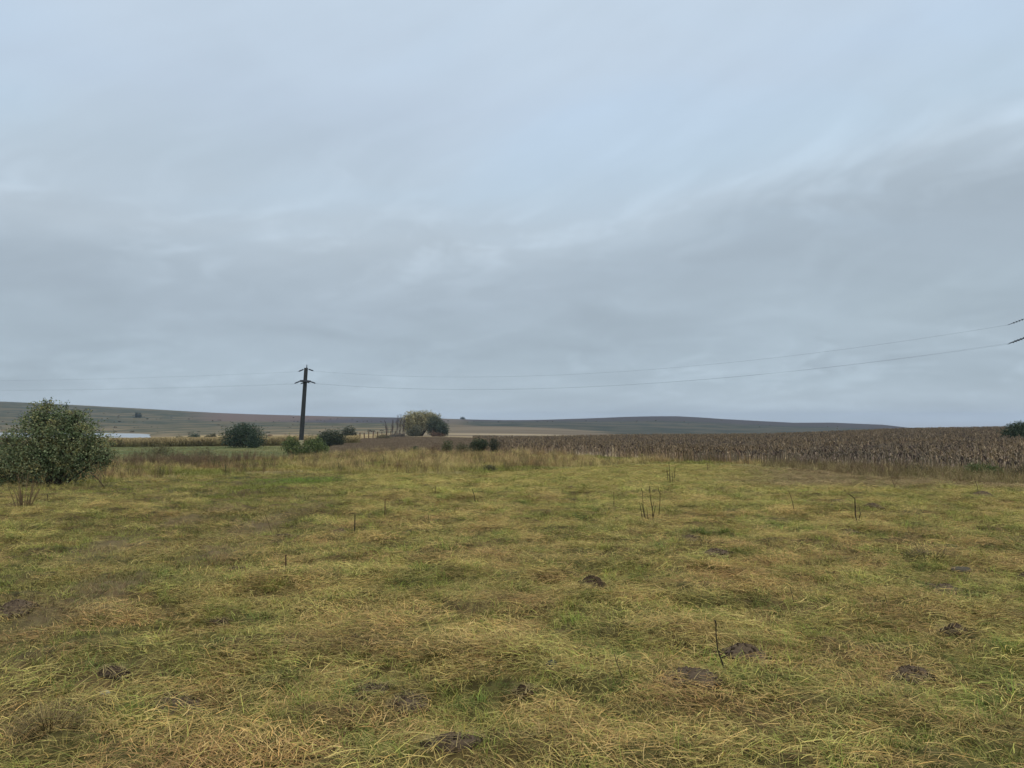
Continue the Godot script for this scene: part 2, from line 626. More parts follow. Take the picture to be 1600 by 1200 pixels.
func build_land() -> void:
	var whole := fan(-180, -50, 5.0)
	whole.resize(whole.size() - 1)
	whole.append_array(fan(-50, 50, 0.2))
	whole.resize(whole.size() - 1)
	whole.append_array(fan(50, 180, 5.0))
	var m := paint(0.95, 0.0, 0.2)
	sheet("meadow_ground", ring(0.15, 60.0, 1.021), whole, m, "gently falling meadow ground under the cut grass", "ground")
	sheet("fields", ring(60.0, 430.0, 1.0085), whole, m, "green, brown and yellow fields between the meadow and the hills", "fields")
	var split := rad_to_deg(atan((700.0 - 800.0) / FOCAL))
	var l := fan(-180, -50, 5.0)
	l.resize(l.size() - 1)
	l.append_array(fan(-50, split, 0.15))
	var r := fan(split, 50, 0.15)
	r.resize(r.size() - 1)
	r.append_array(fan(50, 180, 5.0))
	var far := ring(430.0, 4200.0, 1.0085)
	sheet("hill", far, l, m, "long grey green hill rising behind the lake with ploughed crest", "hill")
	sheet("hill", far, r, m, "dark slate hill behind the withered crop with tan field below", "hill")


func build_lake() -> void:
	var s := Shape.new()
	var y := EYE - 9.0
	s.quad(Vector3(-620, y, -345), Vector3(-120, y, -345), Vector3(-120, y, -760), Vector3(-620, y, -760), Color(0.24, 0.26, 0.27))
	var m := paint(0.3, 0.0, 0.8)
	var nz := FastNoiseLite.new()
	nz.frequency = 0.03
	nz.seed = 4
	nz.fractal_octaves = 4
	var t := NoiseTexture2D.new()
	t.width = 512
	t.height = 512
	t.seamless = true
	t.as_normal_map = true
	t.bump_strength = 1.5
	t.noise = nz
	m.normal_enabled = true
	m.normal_texture = t
	m.normal_scale = 0.35
	m.uv1_triplanar = true
	m.uv1_world_triplanar = true
	m.uv1_scale = Vector3(0.06, 0.06, 0.06)
	var o := part("lake", s, m, self)
	tag(o, "pale lake behind the thorn bush at the foot of the hill", "lake", "", "structure")


# =================================================================== meadow grass
func bent(p: Vector3, dir: Vector3, lift: float, l: float, arch: float, curl: float, segs: int) -> PackedVector3Array:
	var out := PackedVector3Array()
	var ang := lift
	var d := dir
	var q := p
	out.append(q)
	for k in segs:
		q += (d * cos(ang) + Vector3.UP * sin(ang)) * (l / segs)
		ang -= arch / segs
		d = d.rotated(Vector3.UP, curl / segs)
		out.append(q)
	return out


func hay_mat(seed_: int) -> ArrayMesh:
	rng.seed = seed_
	var s := Shape.new()
	var main := rr(0, TAU)
	var pal := [Color(1.10, 1.0, 0.85), Color(1.0, 0.97, 0.9), Color(0.88, 0.98, 0.75), Color(1.15, 1.0, 0.85), Color(0.80, 0.68, 0.55), Color(0.75, 1.0, 0.6)]
	for k in 104:
		var a := rng.randfn(0.0, 0.8)
		var dir := Vector3(cos(a), 0, sin(a))
		var r := 0.24 * sqrt(rng.randf())
		var th := rr(0, TAU)
		var l := rr(0.04, 0.13) if rng.randf() < 0.82 else rr(0.13, 0.23)
		var p := Vector3(cos(th) * r, rr(-0.015, 0.035), sin(th) * r) - dir * l * 0.5
		var lift := rr(-0.05, 0.45)
		var pts := bent(p, dir, lift, l, lift * 1.8 + rr(-0.3, 0.35), rng.randfn(0.0, 0.45), 4)
		var side := Vector3(-dir.z, rr(-0.5, 0.5), dir.x).normalized()
		var c: Color = pal[rng.randi() % pal.size()]
		c = dim(c, rr(0.30, 1.0) if rng.randf() < 0.66 else rr(1.0, 1.6))
		s.blade(pts, side, rr(0.0018, 0.0038), c, dim(c, rr(0.85, 1.2)))
	return s.mesh()


func grass_tuft(seed_: int, count: int, lo: float, hi: float, spread: float, w: float, lie: float) -> ArrayMesh:
	rng.seed = seed_
	var s := Shape.new()
	var lean := rr(0, TAU)
	var ld := Vector3(cos(lean), 0, sin(lean))
	for k in count:
		var a := rr(0, TAU)
		var dir := (Vector3(cos(a), 0, sin(a)) + ld * 0.6).normalized()
		var r := spread * sqrt(rng.randf())
		var th := rr(0, TAU)
		var p := Vector3(cos(th) * r, -0.015, sin(th) * r)
		var l := rr(lo, hi)
		var lift := rr(0.75, 1.5) * (1.0 - 0.45 * lie)
		var pts := bent(p, dir, lift, l, rr(0.5, 1.9) * (0.6 + lie), rng.randfn(0.0, 0.4), 4)
		var side := Vector3(-dir.z, 0, dir.x)
		var c := dim(Color(1, 1, 1), rr(0.4, 1.0) if rng.randf() < 0.6 else rr(1.0, 1.6))
		if rng.randf() < 0.18:
			c = c * Color(1.7, 1.15, 0.9)
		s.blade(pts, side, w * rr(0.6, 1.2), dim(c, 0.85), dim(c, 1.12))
	return s.mesh()


func buried(x: float, z: float, kind: int) -> bool:
	for b in burrows:
		var dx := x - b.x
		var dz := z - b.y
		var r := absf(b.z) * ((0.95 if kind == 0 else 0.8) if b.z > 0.0 else (0.6 if kind == 0 else 0.35))
		if dx * dx + dz * dz < r * r:
			return true
	return false


func build_meadow() -> void:
	for a in HILLS:
		var d := depth_at(a[1])
		burrows.append(Vector3((a[0] - 800.0) / FOCAL * d, -d, a[2] * d / FOCAL * (0.5 if a[3] > 0.19 else -0.5)))
	var mat := paint(0.8, 0.16, 0.35)
	var hay := []
	var tuft := []
	var stub := []
	for k in 7:
		hay.append([hay_mat(100 + k), [], []])
	for k in 6:
		tuft.append([grass_tuft(200 + k, 52, 0.05, 0.16, 0.09, 0.0036, 0.35), [], []])
	for k in 4:
		stub.append([grass_tuft(300 + k, 70, 0.03, 0.085, 0.26, 0.0030, 0.2), [], []])
	rng.seed = 77
	# [from depth, to depth, hay mats, tufts, stubble per square metre, size]
	for zone in [[1.2, 9.0, 80.0, 38.0, 26.0, 1.0], [9.0, 18.0, 44.0, 22.0, 18.0, 1.1], [18.0, 52.0, 22.0, 13.0, 12.0, 1.35]]:
		var half: float = 1.35 if zone[1] < 10.0 else (1.0 if zone[1] < 20.0 else 0.85)
		var area: float = half * (zone[1] * zone[1] - zone[0] * zone[0])
		for kind in 3:
			var count := int(area * zone[2 + kind])
			for k in count:
				var d: float = sqrt(lerpf(zone[0] * zone[0], zone[1] * zone[1], rng.randf()))
				var t := rr(-half, half)
				var x := t * d
				var c := 800.0 + t * FOCAL
				if d > mown_edge(c) + rr(-0.6, 1.2):
					continue
				var z := -d
				var trk := track(x, d)
				var worn := rut(x, d)
				if buried(x, z, kind):
					continue
				var g := 0.55 * n_patch.get_noise_2d(x * 0.45, z * 0.45) + 0.9 * n_patch.get_noise_2d(x * 1.5 + 30.0, z * 1.5) + 0.4 * n_patch.get_noise_2d(x * 3.4 + 70.0, z * 3.4)
				var warm := 0.35 * n_patch.get_noise_2d(x * 0.33 + 80.0, z * 0.33) + 0.6 * n_patch.get_noise_2d(x * 1.9, z * 1.9 + 60.0)
				var green := smoothstep(-0.38, 0.70, g + 0.14)
				# the older wheel track and the damp strip are short and green
				var damp := smoothstep(-5.2, -6.4, x + 0.06 * (d - 18.0)) * smoothstep(12.0, 20.0, d) * (1.0 - smoothstep(0.0, 5.0, -x - 14.0))
				var lush := exp(-(pow((x + 7.3) / 1.7, 2.0) + pow((d - 27.0) / 2.6, 2.0)))
				var moor := smoothstep(1080.0, 1260.0, c) * smoothstep(19.5 + 2.0 * n_patch.get_noise_2d(x * 0.4, 5.0), 23.5, d)
				var far := smoothstep(8.0, 20.0, d)
				var fr := 1.4
				var tus := 0.8 * n_patch.get_noise_2d(x * 1.5 + 11.0, z * 1.5) + 0.9 * n_patch.get_noise_2d(x * 3.1 * fr, z * 3.1 * fr + 21.0)
				if kind < 2 and tus < -0.55 and rng.randf() < 0.5 * far:
					continue
				var size: float = zone[5] * rr(0.75, 1.2) * (0.92 + 0.22 * clampf(tus, -1.0, 1.0))
				var tone := 1.12 - 0.12 * maxf(trk, damp) + lerpf(0.22, 0.36, far) * clampf(tus, -1.0, 1.0)
				var y := ground_y(x, z)
				var base := Color.WHITE
				if kind == 0:
					if rng.randf() < green * 0.45 + trk * 0.45 + lush + damp * 0.6:
						continue
					base = mix(Color(0.400, 0.312, 0.112), Color(0.420, 0.265, 0.112), 0.5 + warm * 1.1)
					base = mix(base, Color(0.335, 0.308, 0.092), green * 0.80 + far * 0.25)
					base = mix(base, Color(0.245, 0.175, 0.095), worn * 0.65 + moor * 0.9)
					list_add(hay, x, y + 0.006, z, size, dim(base, tone), 0.16, 1.0, 5.0 * n_patch.get_noise_2d(x * 0.7 + 15.0, z * 0.7) + 0.5 + rng.randfn(0.0, 0.45))
				elif kind == 1:
					if rng.randf() > (green * 0.95 + 0.12) * (1.0 - trk * 0.65) * (1.0 - 0.55 * damp) * (1.0 - moor * 0.8) + lush:
						continue
					base = mix(Color(0.150, 0.205, 0.032), Color(0.310, 0.298, 0.066), rng.randf() * 0.75 + 0.25 * far)
					base = mix(base, Color(0.085, 0.135, 0.030), smoothstep(0.30, 0.8, g) * 0.7 + damp * 0.4)
					base = mix(base, Color(0.15, 0.235, 0.035), lush)
					list_add(tuft, x, y, z, size * rr(0.6, 1.15) * (1.0 - 0.45 * damp), dim(base, tone), 0.10)
				else:
					base = mix(Color(0.325, 0.270, 0.080), Color(0.215, 0.235, 0.048), green + damp * 0.7 + trk * 0.35)
					base = mix(base, Color(0.230, 0.168, 0.090), worn * 0.6 + moor * 0.9)
					base = mix(base, Color(0.15, 0.235, 0.035), lush)
					list_add(stub, x, y, z, size, dim(base, tone), 0.10)
					if trk > 0.4 and rng.randf() < 0.9:
						var x2 := x + rr(-0.3, 0.3)
						var z2 := z + rr(-0.3, 0.3)
						list_add(stub, x2, ground_y(x2, z2), z2, size, dim(base, tone * 0.9), 0.10)
	for a in hay:
		scatter("cut_grass", "matted yellow and brown cut grass lying over the meadow", "cut grass", a[0], mat, a[1], a[2])
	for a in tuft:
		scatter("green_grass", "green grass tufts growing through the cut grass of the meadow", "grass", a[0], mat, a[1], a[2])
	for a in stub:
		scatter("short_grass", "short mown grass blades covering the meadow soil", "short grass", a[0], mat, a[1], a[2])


func list_add(lists: Array, x: float, y: float, z: float, size: float, base: Color, tilt: float, tall := 1.0, turn := -99.0) -> void:
	var a: Array = lists[rng.randi() % lists.size()]
	var b := Basis(Vector3.UP, rr(0, TAU) if turn < -90.0 else turn) * Basis(Vector3.RIGHT, rng.randfn(0.0, tilt))
	a[1].append(Transform3D(b.scaled_local(Vector3(size, size * tall, size)), Vector3(x, y, z)))
	a[2].append(dim(base, rr(0.62, 1.32)))


# =================================================================== rough grass and weeds
func weed(seed_: int) -> ArrayMesh:
	rng.seed = seed_
	var s := Shape.new()
	for k in 9:
		var a := rr(0, TAU)
		var dir := Vector3(cos(a), 0, sin(a))
		var pts := bent(dir * rr(0, 0.12) + Vector3(0, -0.02, 0), dir, rr(1.1, 1.55), rr(0.35, 1.0), rr(0.0, 0.5), rr(-0.3, 0.3), 3)
		s.tube(pts, PackedFloat32Array([0.006, 0.005, 0.004, 0.002]), 3, Color(0.8, 0.75, 0.75))
		for j in 14:
			var f := rr(0.3, 1.0)
			var p: Vector3 = pts[0].lerp(pts[3], f) + Vector3(rr(-0.03, 0.03), rr(-0.02, 0.02), rr(-0.03, 0.03))
			var b := rr(0, TAU)
			s.leaf(p, Vector3(cos(b), rr(-0.4, 0.8), sin(b)).normalized(), Vector3(-sin(b), rr(-0.3, 0.3), cos(b)).normalized(), rr(0.03, 0.09), rr(0.01, 0.028), dim(Color(1, 1, 1), rr(0.6, 1.35)))
	return s.mesh()


func tall_tuft(seed_: int) -> ArrayMesh:
	rng.seed = seed_
	var s := Shape.new()
	for k in 46:
		var a := rr(0, TAU)
		var dir := Vector3(cos(a), 0, sin(a))
		var r := 0.16 * sqrt(rng.randf())
		var pts := bent(Vector3(cos(a + 1.0) * r, -0.03, sin(a + 1.0) * r), dir, rr(1.0, 1.55), rr(0.3, 0.85), rr(0.2, 1.3), rr(-0.3, 0.3), 4)
		var c := dim(Color(1, 1, 1), rr(0.65, 1.25))
		if k % 5 == 0:
			c = c * Color(0.7, 0.95, 0.6)
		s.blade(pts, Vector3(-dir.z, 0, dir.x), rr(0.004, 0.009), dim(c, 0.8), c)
		if k % 4 == 0:
			var tip := pts[4]
			s.leaf(tip - Vector3(0, 0.05, 0), (pts[4] - pts[3]).normalized(), Vector3(-dir.z, 0, dir.x), rr(0.10, 0.18), rr(0.012, 0.022), dim(c, 1.15))
	return s.mesh()


func build_rough() -> void:
	var mat := paint(0.9, 0.35, 0.25)
	var tall := []
	var weeds := []
	var low := []
	for k in 6:
		tall.append([tall_tuft(400 + k), [], []])
	for k in 5:
		weeds.append([weed(500 + k), [], []])
	for k in 4:
		low.append([grass_tuft(600 + k, 40, 0.10, 0.32, 0.20, 0.007, 0.3), [], []])
	rng.seed = 88
	for zone in [[20.0, 45.0, 13.0], [45.0, 75.0, 8.0], [75.0, 120.0, 4.0]]:
		var half := 0.80
		var area: float = half * (zone[1] * zone[1] - zone[0] * zone[0])
		for k in int(area * zone[2]):
			var d: float = sqrt(lerpf(zone[0] * zone[0], zone[1] * zone[1], rng.randf()))
			var t := rr(-half, half)
			var c := 800.0 + t * FOCAL
			var e := mown_edge(c)
			if d < e + rr(-0.8, 0.6):
				continue
			var far_end := along([-500, 200, 470, 560, 740, 850], [60, 60, 74, 100, 98, 80], c)
			if c > 800.0:
				far_end = crop_front(c) + 2.5
			if d > far_end + rr(-6.0, 4.0) * (1.0 if c < 850.0 else 0.2):
				continue
			var x := t * d
			var z := -d
			var g := n_patch.get_noise_2d(x * 0.16, z * 0.16) + 0.5 * n_patch.get_noise_2d(x * 0.5, z * 0.5)
			var w := n_patch.get_noise_2d(x * 0.12 + 200.0, z * 0.2)
			var y := ground_y(x, z)
			var into := smoothstep(0.0, 7.0, d - e)
			var right := smoothstep(1120.0, 1260.0, c)
			var size := rr(0.7, 1.2) * zone_size(d)
			if right > 0.5:
				# dark withered weeds along the foot of the crop
				var f := smoothstep(0.0, 5.0, d - e)
				if rng.randf() < 0.30 * f:
					list_add(weeds, x, y, z, size * rr(0.4, 0.75), mix(Color(0.16, 0.112, 0.074), Color(0.19, 0.165, 0.075), 0.5 + g), 0.15, lerpf(0.5, 1.0, f))
				elif rng.randf() < 0.66:
					list_add(low, x, y, z, size * rr(0.6, 1.0), mix(Color(0.215, 0.148, 0.082), Color(0.23, 0.195, 0.08), 0.4 + g), 0.12)
				else:
					list_add(tall, x, y, z, size * rr(0.3, 0.85), mix(Color(0.25, 0.19, 0.10), Color(0.36, 0.27, 0.14), rng.randf()), 0.18)
				continue
			if g < 0.12 * into and rng.randf() < 0.88:
				list_add(low, x, y, z, size, mix(Color(0.36, 0.29, 0.095), Color(0.205, 0.215, 0.055), 0.5 + w - 0.6 * g), 0.12)
				continue
			if rng.randf() < 0.06 + 0.30 * smoothstep(0.05, 0.4, w) * into:
				list_add(weeds, x, y, z, size * rr(0.4, 0.95), mix(Color(0.24, 0.155, 0.095), Color(0.11, 0.125, 0.055), rng.randf()), 0.15)
				continue
			if c < 400.0 and d > 47.0 and rng.randf() < 0.75 * smoothstep(-0.45, 0.1, w + 0.3 * g):
				list_add(weeds, x, y, z, size * rr(0.5, 1.0), mix(Color(0.21, 0.14, 0.10), Color(0.14, 0.115, 0.065), rng.randf()), 0.15)
				continue
			var base := mix(Color(0.50, 0.385, 0.175), Color(0.43, 0.285, 0.150), 0.5 + w * 1.2)
			base = mix(base, Color(0.34, 0.30, 0.095), smoothstep(0.15, -0.4, g) * 0.8 + (1.0 - into) * 0.5)
			list_add(tall, x, y, z, size * lerpf(0.27, 0.80, into * smoothstep(-0.15, 0.75, g)) * lerpf(0.72, 1.0, smoothstep(430.0, 600.0, c)), base, 0.20)
	for k in 13000:
		var d: float = sqrt(lerpf(58.0 * 58.0, 164.0 * 164.0, rng.randf()))
		var c := rr(-120.0, 552.0)
		var x := (c - 800.0) / FOCAL * d
		var g := n_patch.get_noise_2d(x * 0.07, -d * 0.11) + 0.6 * n_patch.get_noise_2d(x * 0.3, -d * 0.3)
		if g < -0.2 and rng.randf() < 0.7:
			continue
		list_add(low, x, ground_y(x, -d), -d, rr(0.7, 1.3), mix(Color(0.150, 0.165, 0.062), Color(0.235, 0.215, 0.085), 0.35 + g * 0.7), 0.12, rr(0.4, 0.8))
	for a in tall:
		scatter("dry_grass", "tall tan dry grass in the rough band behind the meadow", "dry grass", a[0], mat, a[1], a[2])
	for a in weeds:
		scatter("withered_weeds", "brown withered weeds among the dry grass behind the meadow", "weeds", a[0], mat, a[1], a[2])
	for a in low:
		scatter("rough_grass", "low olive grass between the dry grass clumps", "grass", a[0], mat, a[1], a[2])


func zone_size(d: float) -> float:
	return 1.0 + 0.25 * smoothstep(40.0, 90.0, d)


# =================================================================== withered crop
func stalk_shape(seed_: int) -> Shape:
	rng.seed = seed_
	var s := Shape.new()
	var brown := Color(0.080, 0.062, 0.050).lerp(Color(0.30, 0.25, 0.17), rng.randf() * rng.randf())
	var h := rr(0.62, 0.98)
	var lean := Vector3(rng.randfn(0, 0.06), 0, rng.randfn(0, 0.06))
	var pts := PackedVector3Array([Vector3(0, -0.05, 0), lean * 0.4 + Vector3(0, h * 0.5, 0), lean + Vector3(0, h, 0)])
	s.tube(pts, PackedFloat32Array([0.030, 0.025, 0.016]), 4, brown)
	# the bent head
	var a := rr(0, TAU)
	var d := Vector3(cos(a), 0, sin(a))
	var top := pts[2]
	s.tube(PackedVector3Array([top, top + d * 0.07 + Vector3(0, 0.03, 0), top + d * 0.13 + Vector3(0, -0.06, 0), top + d * 0.12 + Vector3(0, -0.15, 0)]), PackedFloat32Array([0.013, 0.03, 0.055, 0.02]), 5, dim(brown, 0.7))
	# hanging withered leaves
	for k in 5:
		var b := rr(0, TAU)
		var o := Vector3(cos(b), 0, sin(b))
		var f := rr(0.25, 0.95)
		var p := Vector3(0, h * f, 0) + lean * f
		var c := Color(0.235, 0.178, 0.148) if rng.randf() < 0.72 else Color(0.40, 0.325, 0.225)
		c = dim(c, rr(0.7, 1.25))
		var l := rr(0.14, 0.34)
		s.blade(PackedVector3Array([p, p + o * l * 0.3 + Vector3(0, 0.02, 0), p + o * l * 0.5 + Vector3(0, -l * 0.35, 0), p + o * l * 0.45 + Vector3(0, -l * 0.85, 0)]), Vector3(-o.z, 0, o.x), rr(0.02, 0.048), c, dim(c, 0.85))
	return s


func build_crop() -> void:
	var mat := paint(0.9, 0.2, 0.25)
	var kinds := []
	for k in 8:
		kinds.append([stalk_shape(700 + k).mesh(), [], []])
	rng.seed = 99
	# the front of the field: single stalks
	var front := 0
	var proto := []
	for k in 8:
		var o := MeshInstance3D.new()
		o.mesh = kinds[k][0]
		o.material_override = mat
		proto.append(o)
	var row := 0
	while row < 2:
		var c := 1085.0 + row * 2.0
		while c < 1600.0 and front < 240:
			var d := crop_front(c) + row * 1.1 + rr(-0.35, 0.35)
			var p := site(c, d)
			var o: MeshInstance3D = proto[rng.randi() % 8].duplicate()
			o.name = numbered("crop_stalk")
			var size := rr(0.8, 1.2)
			o.transform = Transform3D(Basis(Vector3.UP, rr(0, TAU)).scaled(Vector3.ONE * size), p)
			add_child(o)
			tag(o, "withered brown crop stalk in the front rows of the field", "crop stalk", "crop stalks along the front of the withered field")
			front += 1
			c += rr(0.10, 0.22) * 2.0 * FOCAL / d / 2.0
		row += 1
	for o in proto:
		o.free()
	# the rest of the field, in rows
	for zone in [[34.0, 70.0, 2.9], [70.0, 130.0, 3.1], [130.0, 262.0, 2.2]]:
		var area: float = 0.5 * 0.93 * (zone[1] * zone[1] - zone[0] * zone[0])
		for k in int(area * zone[2]):
			var d: float = sqrt(lerpf(zone[0] * zone[0], zone[1] * zone[1], rng.randf()))
			var t := rr(-0.05, 0.88)
			var c := 800.0 + t * FOCAL
			if d < crop_front(c) + (1.6 if c > 1085.0 else -0.5) or d > 252.0 + rr(-6, 6):
				continue
			var x := t * d
			var z := -d
			# rows run roughly across the slope
			var along_row := x * 0.42 + z * 0.907
			var snapped := roundf(along_row / 0.75) * 0.75 - along_row + rng.randfn(0.0, 0.07)
			x += 0.42 * snapped
			z += 0.907 * snapped
			var gap := n_patch.get_noise_2d(x * 0.09, z * 0.09)
			if rng.randf() < smoothstep(0.2, 0.7, gap) * 0.6:
				continue
			var tone := mix(Color(1.0, 1.0, 1.0), Color(1.25, 1.15, 0.95), 0.5 + n_patch.get_noise_2d(x * 0.05, z * 0.11))
			if rng.randf() < 0.07:
				tone = Color(2.0, 1.9, 1.7)
			list_add(kinds, x, ground_y(x, z), z, rr(0.75, 1.2) * (1.0 + 0.25 * smoothstep(60.0, 200.0, d)), tone, 0.07)
	for k in kinds.size():
		scatter("withered_crop", "brown withered crop standing in rows on the slope", "crop", kinds[k][0], mat, kinds[k][1], kinds[k][2])
	# stubble on the brown field left of it
	var stub := []
	for k in 4:
		rng.seed = 750 + k
		var s := Shape.new()
		for j in 14:
			var p := Vector3(rr(-0.5, 0.5), -0.03, rr(-0.5, 0.5))
			var c := mix(Color(0.17, 0.125, 0.086), Color(0.42, 0.34, 0.22), rng.randf() * rng.randf() * 1.2)
			s.tube(PackedVector3Array([p, p + Vector3(rr(-0.08, 0.08), rr(0.18, 0.45), rr(-0.08, 0.08))]), PackedFloat32Array([0.02, 0.015]), 3, c)
		stub.append([s.mesh(), [], []])
	rng.seed = 101
	for k in 22000:
		var d: float = sqrt(lerpf(92.0 * 92.0, 258.0 * 258.0, rng.randf()))
		var c := rr(520.0, 860.0)
		if d > crop_front(c) and c > 770.0:
			continue
		var x := (c - 800.0) / FOCAL * d
		list_add(stub, x, ground_y(x, -d), -d, rr(0.8, 1.3), Color(1, 1, 1), 0.1)
	for a in stub:
		scatter("stubble", "brown stubble on the flat field before the fence", "stubble", a[0], mat, a[1], a[2])
	# the tall ripe maize strip before the lake
	var maize := []
	for k in 5:
		rng.seed = 780 + k
		var s := Shape.new()
		for j in 3:
			var h := rr(1.35, 1.75)
			var p := Vector3(rr(-0.4, 0.4), -0.05, rr(-0.4, 0.4))
			s.tube(PackedVector3Array([p, p + Vector3(rr(-0.1, 0.1), h, rr(-0.1, 0.1))]), PackedFloat32Array([0.03, 0.015]), 3, Color(0.24, 0.19, 0.09))
			for q in 9:
				var b := rr(0, TAU)
				var o := Vector3(cos(b), 0, sin(b))
				var f := rr(0.15, 1.0)
				var at := p + Vector3(0, h * f, 0)
				var l := rr(0.35, 0.7)
				var c := Color(0.13, 0.13, 0.05).lerp(Color(0.29, 0.225, 0.112), clampf(f * 1.4 - 0.3 + rr(-0.2, 0.2), 0.0, 1.0))
				s.blade(PackedVector3Array([at, at + o * l * 0.4 + Vector3(0, l * 0.3, 0), at + o * l * 0.8 + Vector3(0, l * 0.1, 0), at + o * l + Vector3(0, -l * 0.25, 0)]), Vector3(-o.z, 0, o.x), rr(0.06, 0.1), c, c)
		maize.append([s.mesh(), [], []])
	rng.seed = 102
	for k in 26000:
		var d: float = sqrt(lerpf(165.0 * 165.0, 246.0 * 246.0, rng.randf()))
		var c := rr(-160.0, 560.0)
		if d < 166.0 + (c - 200.0) * 0.012 or d > 240.0 + 0.02 * (c - 200.0):
			continue
		var x := (c - 800.0) / FOCAL * d
		list_add(maize, x, ground_y(x, -d), -d, rr(0.85, 1.15), Color(1, 1, 1), 0.05)
	for a in maize:
		scatter("ripe_crop", "yellow ripe crop strip between the green field and the lake", "crop", a[0], mat, a[1], a[2])


# =================================================================== bushes and trees
var LEAF: Material
var BARK: Material


# lobes are [across, up, half width, half height] in sighted units; sc turns them into metres
func bush(called: String, label: String, category: String, col: float, dep: float, lobes: Array, pal: Array, leaf: float, count: int, seed_: int, opt := {}) -> Node3D:
	rng.seed = seed_
	var sc := dep / FOCAL
	var at := site(col, dep)
	at.y -= 0.03
	var o := thing(called, label, category, at, opt.get("group", ""))
	var crown := Shape.new()
	var wood := Shape.new()
	var bark: Color = opt.get("bark", Color(0.07, 0.058, 0.045))
	var total := 0.0
	var balls := []
	for l in lobes:
		var c := Vector3(l[0] * sc, l[1] * sc, rr(-0.25, 0.25) * l[2] * sc)
		var r := Vector3(l[2] * sc, l[3] * sc, l[2] * sc * opt.get("deep", 0.85))
		balls.append([c, r])
		total += r.x * r.y
	var nz := FastNoiseLite.new()
	nz.seed = seed_
	nz.frequency = 1.0
	var gap: float = opt.get("gap", 0.0)
	var clump: float = opt.get("clump", 2.2)
	var size0: float = lobes[0][2] * sc
	var trunk_r: float = opt.get("trunk", 0.05)
	# limbs: from the foot into every lobe, then twigs out to its skin
	for b in balls:
		var c: Vector3 = b[0]
		var r: Vector3 = b[1]
		var foot := Vector3(c.x * 0.18, 0, c.z * 0.2)
		var mid := foot.lerp(c, 0.55) + Vector3(rr(-0.1, 0.1), rr(0.0, 0.15), rr(-0.1, 0.1)) * size0
		wood.tube(PackedVector3Array([foot, mid, c]), PackedFloat32Array([trunk_r, trunk_r * 0.65, trunk_r * 0.3]), 5, bark)
		for k in opt.get("twigs", 9):
			var dir := Vector3(rng.randfn(), rng.randfn() * 0.8 + 0.35, rng.randfn()).normalized()
			var tip := c + dir * r * rr(0.75, 1.08)
			var st := mid.lerp(c, rr(0.1, 1.0))
			wood.tube(PackedVector3Array([st, st.lerp(tip, 0.5) + Vector3(0, 0.06, 0) * size0, tip]), PackedFloat32Array([trunk_r * 0.28, trunk_r * 0.16, trunk_r * 0.06]), 3, bark)
	for b in balls:
		var c: Vector3 = b[0]
		var r: Vector3 = b[1]
		var share := int(count * r.x * r.y / total)
		for k in share:
			var dir := Vector3(rng.randfn(), rng.randfn(), rng.randfn()).normalized()
			var q := pow(rng.randf(), 0.42)
			var rag := 1.0 + 0.50 * nz.get_noise_3dv(dir * 1.9 + c)
			var p := c + dir * r * q * rag
			if p.y < 0.02:
				p.y = rr(0.02, 0.25) * r.y
			var dens := nz.get_noise_3dv(p * (clump / size0) + Vector3(9, 3, 1))
			if dens < gap - 0.55 + 0.1 * rng.randf():
				continue
			var al := (dir * 0.6 + Vector3(rng.randfn(), rng.randfn() - 0.2, rng.randfn()) * 0.7).normalized()
			var ac := al.cross(Vector3(rng.randfn(), rng.randfn(), rng.randfn())).normalized()
			var tone := clampf(0.47 + 0.95 * nz.get_noise_3dv(p * (2.1 / size0)) + rr(-0.3, 0.3), 0.0, 0.999)
			var pc := tone * (pal.size() - 1)
			var pi := int(pc)
			var colr: Color = (pal[pi] as Color).lerp(pal[pi + 1], pc - pi)
			var l := leaf * rr(0.6, 1.35)
			crown.leaf(p, al, ac, l, l * opt.get("slim", 0.55), dim(colr, rr(0.75, 1.25)))
	# loose sprays that stick out of the crown
	for k in int(opt.get("sprays", 14)):
		var b: Array = balls[rng.randi() % balls.size()]
		var dir := Vector3(rng.randfn(), absf(rng.randfn()) * 0.8 + 0.05, rng.randfn()).normalized()
		var st: Vector3 = b[0] + dir * b[1] * 0.75
		var l: float = b[1].length() * rr(0.28, 0.52)
		var out := (dir + Vector3(0, rr(-0.3, 0.6), 0)).normalized()
		var en := st + out * l
		wood.tube(PackedVector3Array([st, st.lerp(en, 0.5) + Vector3(0, 0.04, 0) * size0, en]), PackedFloat32Array([trunk_r * 0.16, trunk_r * 0.1, trunk_r * 0.05]), 3, bark)
		var many := int(clampf(l / leaf * 3.0, 6.0, 40.0))
		for j in many:
			var p := st.lerp(en, rr(0.1, 1.02)) + Vector3(rng.randfn(), rng.randfn(), rng.randfn()) * leaf * 0.5
			var al := (out + Vector3(rng.randfn(), rng.randfn(), rng.randfn()) * 0.8).normalized()
			var ac := al.cross(Vector3(rng.randfn(), rng.randfn(), rng.randfn())).normalized()
			var colr: Color = pal[rng.randi() % pal.size()]
			crown.leaf(p, al, ac, leaf * rr(0.6, 1.2), leaf * 0.5, dim(colr, rr(0.8, 1.25)))
	part("crown", crown, LEAF, o)
	part(opt.get("wood", "branch"), wood, BARK, o)
	return o


